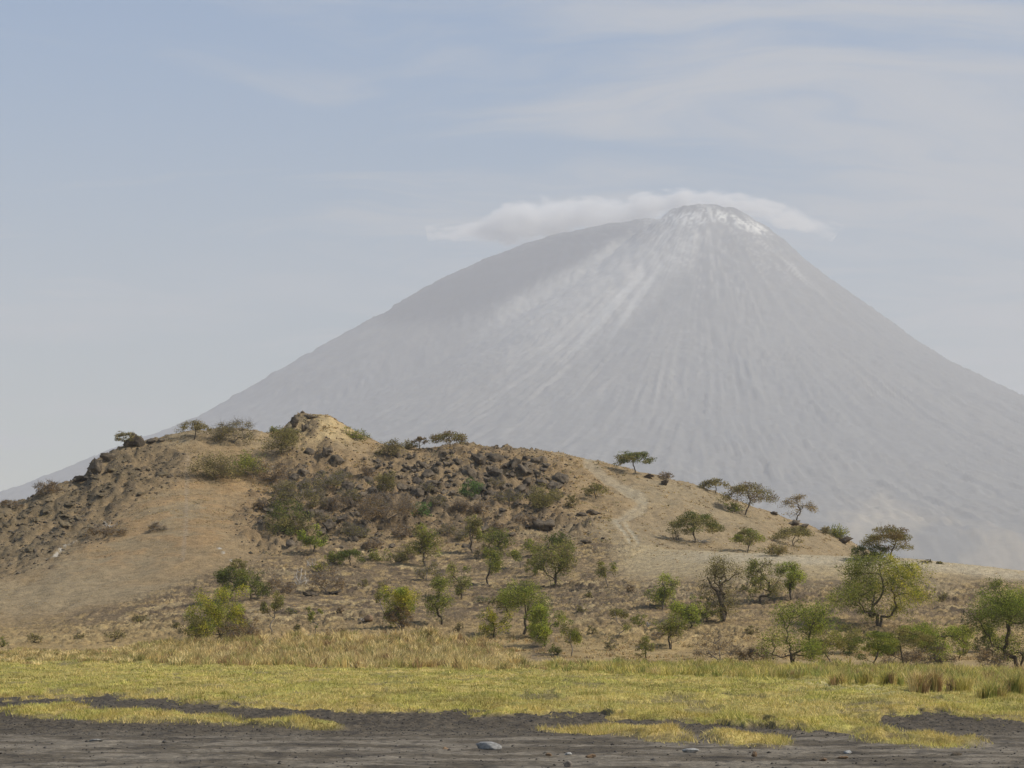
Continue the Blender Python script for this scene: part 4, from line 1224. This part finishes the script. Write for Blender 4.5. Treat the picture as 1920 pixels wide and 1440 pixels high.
for lab, u, y, w, h in [
    ('big square dark boulder on the ridge behind the small acacia', 259, 836, 27, 27),
    ('low dark boulder on the ridge right of the big square one', 284, 832, 24, 13),
    ('small dark boulder on the ridge, right end of the row of three', 303, 828, 14, 8),
    ('tall dark rock stub standing under the small acacia on the ridge', 237, 840, 12, 14),
    ('dark cliff like boulder standing out from the left shoulder skyline', 180, 888, 28, 40),
    ('dark boulder behind the cliff like one on the left shoulder', 204, 862, 28, 16),
    ('flat dark boulder below the cliff like one on the left shoulder', 150, 903, 34, 14),
    ('black boulder crowning the left side of the knoll', 552, 800, 16, 22),
    ('black boulder lowest in the row on the left side of the knoll', 540, 810, 14, 14),
    ('flat dark rock on the very top of the knoll', 584, 784, 24, 8),
    ('dark rock halfway along the left side of the knoll, nearer the grass', 570, 808, 12, 16),
    ('dark rock below the row on the knoll', 556, 814, 14, 10),
    ('large dark boulder standing apart right below the knoll', 627, 874, 22, 30),
    ('dark boulder left of the large one right below the knoll', 612, 858, 18, 24),
    ('large low dark outcrop block right of the boulder field above the bare saddle', 1022, 992, 42, 24),
    ('dark rock on the edge of the saddle below the small grey green bush', 1112, 966, 22, 13),
    ('dark rock left of the saddle edge rock', 1088, 968, 20, 9),
    ('dark rock lying alone at the lower end of the saddle', 1100, 1018, 20, 8),
    ('small dark rock right of the one at the lower end of the saddle', 1132, 1012, 8, 5),
    ('dark rock high on the shoulder right of the track', 1214, 896, 22, 8),
    ('blocky dark rock on the shoulder below the low brown skyline bush', 1246, 909, 18, 12),
    ('dark rock at the base of the sparse leafless tree', 1489, 986, 24, 15),
    ('flat dark rock right of the sparse leafless tree base', 1508, 990, 24, 9),
    ('dark rock on the skyline right of the wide flat topped acacia', 1452, 965, 14, 7),
    ('dark stepped rock on the skyline under the rounded green bush', 1582, 1018, 30, 12),
    ('dark rock ledge block beside the leafless reddish shrub', 578, 1117, 24, 9),
    ('dark rock ledge block farther right of the leafless reddish shrub', 626, 1114, 22, 7),
]:
    add_rock('boulder', lab, 'boulder', u, y, w, h, rz=random.uniform(-.3, .3), sink=0.22)


def special_rock(name, label, u, y, w, h, mat, seed, sink=0.2, facets=5):
    me = mesh_np(name, rock_shape(seed, facets, 0.08), IF, mat, smooth=True)
    md = me.data; bpy.data.objects.remove(me)
    return add_rock(name, label, 'stone', u, y, w, h, rz=random.uniform(-.2, .2), mesh=md, sink=sink)


special_rock('stone', 'smooth grey white stone lying on the dark mud, largest on the shore', 916, 1406, 40, 15, M_PALE, 51, 0.12, 3)
special_rock('stone', 'small cream stone left of the largest grey white stone', 834, 1405, 12, 5, M_BROWNSTONE, 52)
special_rock('stone', 'flat grey stone in front of the grass island right of centre', 1296, 1411, 28, 9, M_PALE, 53)
special_rock('stone', 'upright grey stone at the bottom edge, right of the largest stone', 1065, 1440, 13, 16, M_BARK_GREY, 54)
special_rock('stone', 'rusty brown stone on the mud right of the upright grey one', 1108, 1421, 17, 8, M_BROWNSTONE, 55)
special_rock('stone', 'grey stone between the upright one and the rusty brown one', 1065, 1416, 12, 6, M_PALE, 56)
special_rock('stone', 'flat whitish stone on the mud at far left', 181, 1390, 22, 5, M_PALE, 57)
special_rock('stone', 'reddish upright clod in front of the middle grass island', 1413, 1419, 11, 12, M_BROWNSTONE, 58)
special_rock('stone', 'grey stone left of the right hand grass island', 1590, 1414, 14, 9, M_PALE, 59)
special_rock('stone', 'brown stone below the grey one by the right hand grass island', 1578, 1423, 20, 6, M_BROWNSTONE, 60)
special_rock('stone', 'dark stone below the right hand grass island', 1792, 1417, 18, 7, M_LAVA, 61)
special_rock('stone', 'rusty stone on the mud between the middle and right grass islands', 1543, 1428, 12, 6, M_BROWNSTONE, 62)
special_rock('stone', 'small brown stone on the mud left of the upright grey one', 1030, 1417, 12, 6, M_BROWNSTONE, 63)
special_rock('stone', 'pale rounded boulder left of the dark base of the tall yellow green shrub', 691, 1166, 15, 13, M_BROWNSTONE, 64)

# loose stones, clods: too many to count
def scatter_stones(name, n, sampler, size, colour, label):
    oct_v = np.array([(1, 0, 0), (0, 1, 0), (-1, 0, 0), (0, -1, 0), (0, 0, 1), (0, 0, -1)], float)
    oct_f = np.array([(0, 1, 4), (1, 2, 4), (2, 3, 4), (3, 0, 4), (1, 0, 5), (2, 1, 5), (3, 2, 5), (0, 3, 5)])
    x, y = sampler(n)
    n = len(x)
    z = zat(x, y)
    s = size(x, y)
    v = oct_v[None] * rng.uniform(0.5, 1.2, (n, 6, 1)) * s[:, None, None] * np.array([1.1, 1.0, 0.7])
    a = rng.uniform(0, 6.28, n); ca, sa = np.cos(a)[:, None], np.sin(a)[:, None]
    vx = v[..., 0] * ca - v[..., 1] * sa; vy = v[..., 0] * sa + v[..., 1] * ca
    P = np.stack([vx + x[:, None], vy + y[:, None], v[..., 2] + z[:, None] + s[:, None] * 0.12], -1).reshape(-1, 3)
    f = (oct_f[None] + np.arange(n)[:, None, None] * 6).reshape(-1, 3)
    c = np.repeat(colour(n), 8, axis=0)
    o = mesh_np(name, P, f, mat_attr(name, 0.95, bump=0.03, nscale=8), facecol=c)
    tag(o, label, 'stones', kind='stuff')


def screen_sampler(cond, u0=-80, u1=2000, d0=30, d1=375, p=2.0):
    """random ground points, thinning with distance"""
    def s(n):
        xs, ys = [], []
        got = 0
        while got < n:
            k = n * 3
            t = rng.uniform(0, 1, k)
            # density per area falls as d^-p
            if p == 2.0: d = d0 * (d1 / d0) ** t
            else:
                q = 2 - p; d = (d0 ** q + t * (d1 ** q - d0 ** q)) ** (1 / q)
            u = rng.uniform(u0, u1, k)
            x = d * (u - 960) / F
            w = cond(x, d)
            m = rng.uniform(0, 1, k) < w
            xs.append(x[m]); ys.append(d[m]); got += m.sum()
            if m.sum() == 0: break
        return np.concatenate(xs)[:n], np.concatenate(ys)[:n]
    return s


scatter_stones('rubble', 9000, screen_sampler(lambda x, y: field(rocky, x, y) * (1 - field(gully, x, y)), d0=240, d1=372, p=0.0),
               lambda x, y: rng.uniform(0.10, 0.20, len(x)) * (1 + 1.6 * rng.uniform(0, 1, len(x)) ** 6),
               lambda n: np.array([0.10, 0.082, 0.06]) * rng.uniform(0.5, 1.7, (n, 1)), 'dark broken lava rubble between the boulders')
scatter_stones('scree', 3000, screen_sampler(lambda x, y: field(scrub, x, y) * (y > 175) * (y < 372) * np.where(960 + F * x / y < 480, 0.25, 1.0), d0=180, d1=372, p=0.0),
               lambda x, y: rng.uniform(0.04, 0.10, len(x)),
               lambda n: np.array([0.26, 0.21, 0.15]) * rng.uniform(0.35, 1.9, (n, 1)), 'loose small stones littering the dry slopes')
scatter_stones('clods', 5200, screen_sampler(lambda x, y: field(mud, x, y) * np.where(y < 44, 0.18, 1.0), d0=29, d1=70, p=1.0),
               lambda x, y: rng.uniform(0.010, 0.030, len(x)) * (1 + 1.3 * rng.uniform(0, 1, len(x)) ** 8),
               lambda n: np.array([0.07, 0.063, 0.056]) * rng.uniform(0.5, 1.8, (n, 1)), 'dark dried mud clods along the shore')

# ------------------------------------------------------------------ grass
def blades(name, x, y, h, w, lean, col, label):
    n = len(x)
    z = zat(x, y) - 0.01
    a = rng.uniform(0, 2 * math.pi, n)
    L = lean * rng.normal(0, 1, (n, 2)) * h[:, None]
    px, py = np.cos(a) * w / 2, np.sin(a) * w / 2
    b0 = np.stack([x - px, y - py, z], -1); b1 = np.stack([x + px, y + py, z], -1)
    tip = np.stack([x + L[:, 0], y + L[:, 1], z + h], -1)
    v = np.stack([b0, b1, tip], 1).reshape(-1, 3)
    f = np.arange(3 * n).reshape(n, 3)
    o = mesh_np(name, v, f, M_BLADE, facecol=col)
    tag(o, label, 'grass', kind='stuff')
    return o


def gcol(n, pals, w):
    k = rng.choice(len(pals), n, p=w)
    return np.array(pals)[k] * rng.uniform(0.7, 1.3, (n, 1))


# short turf
x, y = screen_sampler(lambda x, y: field(turf, x, y) * (1 - 0.85 * field(bare, x, y)), u0=-330, u1=2260, d0=38, d1=178, p=2.2)(285000)
patch = fbm(x / 5, y / 11, 4, 401)
hh = 0.05 + 0.055 * rng.uniform(0, 1, len(x)) + 0.05 * np.clip(fbm(x / 1.5, y / 3, 3, 402), 0, 1)
hh *= 0.8 + y / 220
hh *= 0.6 + 0.9 * np.clip(0.5 + fbm(x / 0.8, y / 2.2, 3, 403), 0, 1)
cg = gcol(len(x), [(0.30, 0.31, 0.07), (0.50, 0.46, 0.12), (0.68, 0.57, 0.20)], [0.28, 0.42, 0.30])
cy_ = gcol(len(x), [(0.42, 0.36, 0.10), (0.64, 0.52, 0.18), (0.74, 0.58, 0.26)], [0.3, 0.4, 0.3])
mixv = sstep(-0.2, 0.35, patch)[:, None]
cg = cg * (0.72 + 0.55 * np.clip(0.5 + 0.9 * fbm(x / 1.8, y / 4.5, 4, 405), 0, 1))[:, None]
brn = np.maximum(sstep(0.0, 0.35, fbm(x / 2.4, y / 5.5, 4, 404)) * 0.6, 0.0)[:, None]
rm = field(rim, x, y)[:, None] * 0.38
cg = cg * (1 - rm) + gcol(len(x), [(0.66, 0.46, 0.15), (0.50, 0.33, 0.11)], [0.6, 0.4]) * rm
cg = cg * (1 - brn) + gcol(len(x), [(0.34, 0.25, 0.11), (0.22, 0.20, 0.06)], [0.6, 0.4]) * brn
cy_ = cy_ * (1 - rm * .7) + gcol(len(x), [(0.66, 0.46, 0.15), (0.50, 0.33, 0.11)], [0.6, 0.4]) * rm * .7
blades('turf_grass', x, y, hh, 0.00045 * y * rng.uniform(0.6, 1.4, len(x)), 0.55, cg * (1 - mixv) + cy_ * mixv, 'short yellow green grass covering the shore band')


def tufts(name, cx, cy, per, h, spread, colf, label, lean=0.25, wk=0.00038):
    n = len(cx)
    i = np.repeat(np.arange(n), per)
    hr = h[i] * rng.uniform(0.45, 1.05, len(i))
    ox = rng.normal(0, 1, len(i)) * spread[i]; oy = rng.normal(0, 1, len(i)) * spread[i]
    x = cx[i] + ox; y = cy[i] + oy
    z = zat(x, y) - 0.02
    a = rng.uniform(0, 2 * math.pi, len(i)); w = wk * cy[i] * rng.uniform(0.6, 1.4, len(i))
    px, py = np.cos(a) * w / 2, np.sin(a) * w / 2
    lx = ox * 0.9 + rng.normal(0, lean, len(i)) * hr; ly = oy * 0.9 + rng.normal(0, lean, len(i)) * hr
    b0 = np.stack([x - px, y - py, z], -1); b1 = np.stack([x + px, y + py, z], -1)
    m0 = np.stack([x + lx * .3 - px * .8, y + ly * .3 - py * .8, z + hr * .6], -1); m1 = np.stack([x + lx * .3 + px * .8, y + ly * .3 + py * .8, z + hr * .6], -1)
    t0 = np.stack([x + lx - px * .1, y + ly - py * .1, z + hr], -1); t1 = np.stack([x + lx + px * .1, y + ly + py * .1, z + hr], -1)
    v = np.stack([b0, b1, m1, m0, t1, t0], 1).reshape(-1, 3)
    k = np.arange(len(i))[:, None] * 6
    f = np.concatenate([k + np.array([[0, 1, 2, 3]]), k + np.array([[3, 2, 4, 5]])], 0)
    c = colf(n)[i] * rng.uniform(0.75, 1.25, (len(i), 1))
    return mesh_np(name, v, f, M_BLADE, facecol=np.concatenate([c, c], 0))


def band(lo, hi, u0, u1, edge=8):
    lo = np.array(lo, float); hi = np.array(hi, float)
    def w(x, y):
        u = 960 + F * x / y; yy = field(YPF, x, y)
        a = np.interp(u, lo[:, 0], lo[:, 1]); b = np.interp(u, hi[:, 0], hi[:, 1])
        nz = fbm(x / 4, y / 6, 3, 411) * edge
        return ((yy + nz > a) & (yy + nz < b) & (u > u0) & (u < u1)) * (0.35 + 0.65 * sstep(-0.3, 0.2, fbm(x / 3.0, y / 5.0, 3, 412)))
    return w


straw = lambda n: gcol(n, [(0.60, 0.46, 0.19), (0.76, 0.61, 0.30), (0.36, 0.32, 0.11), (0.40, 0.27, 0.13)], [0.36, 0.24, 0.26, 0.14])
greenish = lambda n: gcol(n, [(0.50, 0.43, 0.12), (0.64, 0.52, 0.20), (0.30, 0.31, 0.09), (0.42, 0.29, 0.14)], [0.38, 0.26, 0.28, 0.08])
# tall dry grass, left to centre
cx, cy = screen_sampler(band([(-80, 1228), (150, 1222), (250, 1214), (340, 1204), (600, 1196), (760, 1194), (900, 1202), (960, 1224), (1000, 1243), (1060, 1250)],
                             [(-80, 1240), (200, 1242), (600, 1250), (900, 1256), (1000, 1256), (1060, 1256)], -80, 1060), d0=140, d1=215, p=0.0)(2600)
un = 960 + F * cx / cy
hgt = (0.50 + 0.5 * rng.uniform(0, 1, len(cx))) * np.interp(un, [-80, 200, 330, 900, 985], [0.45, 0.6, 0.95, 1.05, 0.45])
o = tufts('tall_dry_grass', cx, cy, 26, hgt, 0.10 + 0.16 * rng.uniform(0, 1, len(cx)), straw, '')
tag(o, 'tall straw coloured dry grass standing behind the short turf', 'grass', kind='stuff')
# tall grass, right
cx, cy = screen_sampler(band([(1030, 1250), (1100, 1246), (1300, 1246), (1500, 1250), (1700, 1256), (1920, 1262), (2000, 1262)],
                             [(1030, 1256), (1100, 1262), (1400, 1272), (1600, 1276), (1800, 1290), (2000, 1302), (2300, 1302)], 1030, 2260), u0=950, u1=2260, d0=80, d1=175, p=0.0)(2100)
o = tufts('tall_green_grass', cx, cy, 28, 0.28 + 0.42 * rng.uniform(0, 1, len(cx)) * (0.5 + np.clip(0.5 + fbm(cx / 2.5, cy / 5, 3, 431), 0, 1)), 0.08 + 0.14 * rng.uniform(0, 1, len(cx)), greenish, '')
tag(o, 'tall yellow green grass along the foot of the right scrub', 'grass', kind='stuff')
# low dry tufts over the slopes
def slope_w(x, y):
    yy = field(YPF, x, y); u = 960 + F * x / y
    w = field(scrub, x, y) * (1 - 0.6 * field(rocky, x, y)) * (1 - np.maximum(field(track, x, y), field(ruts, x, y)))
    w = w * np.where((u > 1150) & (yy < 1100), 0.25, 1.0) * np.where((yy > 1040) & (u > 200) & (yy < 1195), 0.30, 1.0)
    w = w * np.where((u < 470) & (yy > 860) & (yy < 1180), 0.9, 1.0)
    return w * (0.15 + 0.85 * sstep(-0.15, 0.35, fbm(x / 4, y / 4, 3, 421)))
cx, cy = screen_sampler(slope_w, d0=180, d1=372, p=0.0)(15000)
un = 960 + F * cx / cy
def scol(n):
    a = gcol(n, [(0.46, 0.32, 0.14), (0.56, 0.42, 0.21), (0.24, 0.22, 0.10), (0.34, 0.24, 0.14)], [0.38, 0.27, 0.15, 0.20])
    return a
o = tufts('slope_grass', cx, cy, 7, np.where((un < 470), 0.42, 1.0) * np.where((cy < 285) & (cy > 200), 0.55, 1.0) * (0.12 + 0.20 * rng.uniform(0, 1, len(cx))), 0.05 + 0.12 * rng.uniform(0, 1, len(cx)), scol, '', lean=0.5)
tag(o, 'thin dry grass tufts dotted over the hill slopes', 'grass', kind='stuff')

# tussocks one can tell apart on the right of the shore band
TUS = [('large greenish tussock at the right end of the tall grass', 1860, 1308, 36, 62), ('tussock left of the large greenish one near the right edge', 1806, 1298, 34, 46),
       ('straw tussock standing forward of the tall grass below the bushy tree', 1722, 1300, 44, 36), ('tussock below the flat crowned thorn trees', 1668, 1285, 32, 38),
       ('dark green tussock at the left of the tussock row', 1572, 1282, 26, 40), ('greenish tussock between the dark green and the thorn tree ones', 1622, 1282, 28, 34),
       ('large tussock cut by the right edge', 1908, 1300, 40, 44), ('slim straw tussock with long upright blades beside the forward one', 1752, 1298, 48, 22),
       ('straw tussock at the right end of the centre dry grass', 962, 1250, 24, 30), ('rusty tussock on bare soil behind the dry grass', 808, 1196, 20, 26)]
for lab, u, y, hp, wp in TUS:
    x0, d, z = hit(u, y)
    s = d / F
    n = 14
    cx = x0 + rng.normal(0, wp * s * 0.22, n); cy = d + rng.normal(0, wp * s * 0.2, n)
    o = tufts('grass_tussock', cx, cy, 46, np.full(n, hp * s) * rng.uniform(0.7, 1.05, n), np.full(n, wp * s * 0.09), greenish if u > 1000 and 'straw' not in lab else straw, '', lean=0.22)
    tag(o, lab, 'grass tussock', 'tussocks along the tall grass')

# ------------------------------------------------------------------ deadwood
def deadwood(label, u, y, hpx, wpx, seed, mat=M_DEAD, n=9, low=0.5):
    x, d, z = hit(u, y); s = d / F
    rg = np.random.default_rng(seed)
    W, H = wpx * s, hpx * s
    paths = []
    for i in range(n):
        a = np.array([rg.uniform(-.3, .3) * W, rg.uniform(-.3, .3) * W * .5, 0.02])
        b = np.array([rg.uniform(-.5, .5) * W, rg.uniform(-.3, .3) * W * .6, rg.uniform(0.2, 1) * H])
        p = bent(a, b, 6, 0.10, rg); p[:, 2] = np.maximum(p[:, 2], 0.02)
        paths.append((p, np.linspace(0.06, 0.025, 6) * rg.uniform(0.7, 1.2)))
        for _ in range(3):
            q = p[rg.integers(2, 5)]
            e = q + rg.normal(0, 0.16 * W, 3); e[2] = max(e[2], 0.03)
            paths.append((bent(q, e, 4, 0.1, rg), np.linspace(0.03, 0.012, 4)))
    v, f = tubes(paths)
    o = mesh_np('deadwood', v, f, mat, smooth=True)
    o.location = (x, d, z)
    tag(o, label, 'deadwood')


deadwood('white bleached branches of a fallen tree in mid slope', 566, 1098, 34, 34, 3)
deadwood('short white dead branches rising behind the bleached fallen tree', 582, 1064, 20, 22, 4, n=4)
deadwood('bleached branches lying over a dark shrub on the left slope', 205, 990, 12, 36, 5, n=7)
deadwood('grey dead branches under the low spreading acacia', 1268, 1014, 20, 26, 6, M_BARK, 7)
deadwood('pale dead branches lying right under the low spreading acacia', 1316, 1018, 8, 40, 8, M_DEAD, 5)
deadwood('pale dead twigs by the small bush in the right scrub', 1213, 1178, 14, 14, 9, M_DEAD, 5)
deadwood('pale twigs at the foot of the big green bush on the rocky face', 500, 888, 14, 26, 10, M_DEAD, 5)
deadwood('grey twigs around the pale rounded boulder', 682, 1166, 12, 22, 11, M_DEAD, 5)


# the bare limb of the gnarled tree
for o in bpy.data.objects:
    if o.name.startswith('gnarled_tree') and o.type == 'EMPTY':
        s = o.location.y / F
        p = np.array([(0, 0, 0.2), (-2 * s, 0, 22 * s), (-6 * s, -1 * s, 45 * s), (-12 * s, 0, 58 * s), (-22 * s, 0, 66 * s), (-26 * s, 1 * s, 76 * s), (-30 * s, 0, 84 * s)])
        q = np.array([(-6 * s, -1 * s, 45 * s), (-4 * s, 0, 62 * s), (-7 * s, 0, 74 * s), (2 * s, 0, 88 * s), (1 * s, 0, 104 * s)])
        v, f = tubes([(p, np.linspace(0.30, 0.05, 7)), (q, np.linspace(0.2, 0.05, 5))], 7)
        mesh_np('limb', v, f, M_BARK, o, smooth=True)
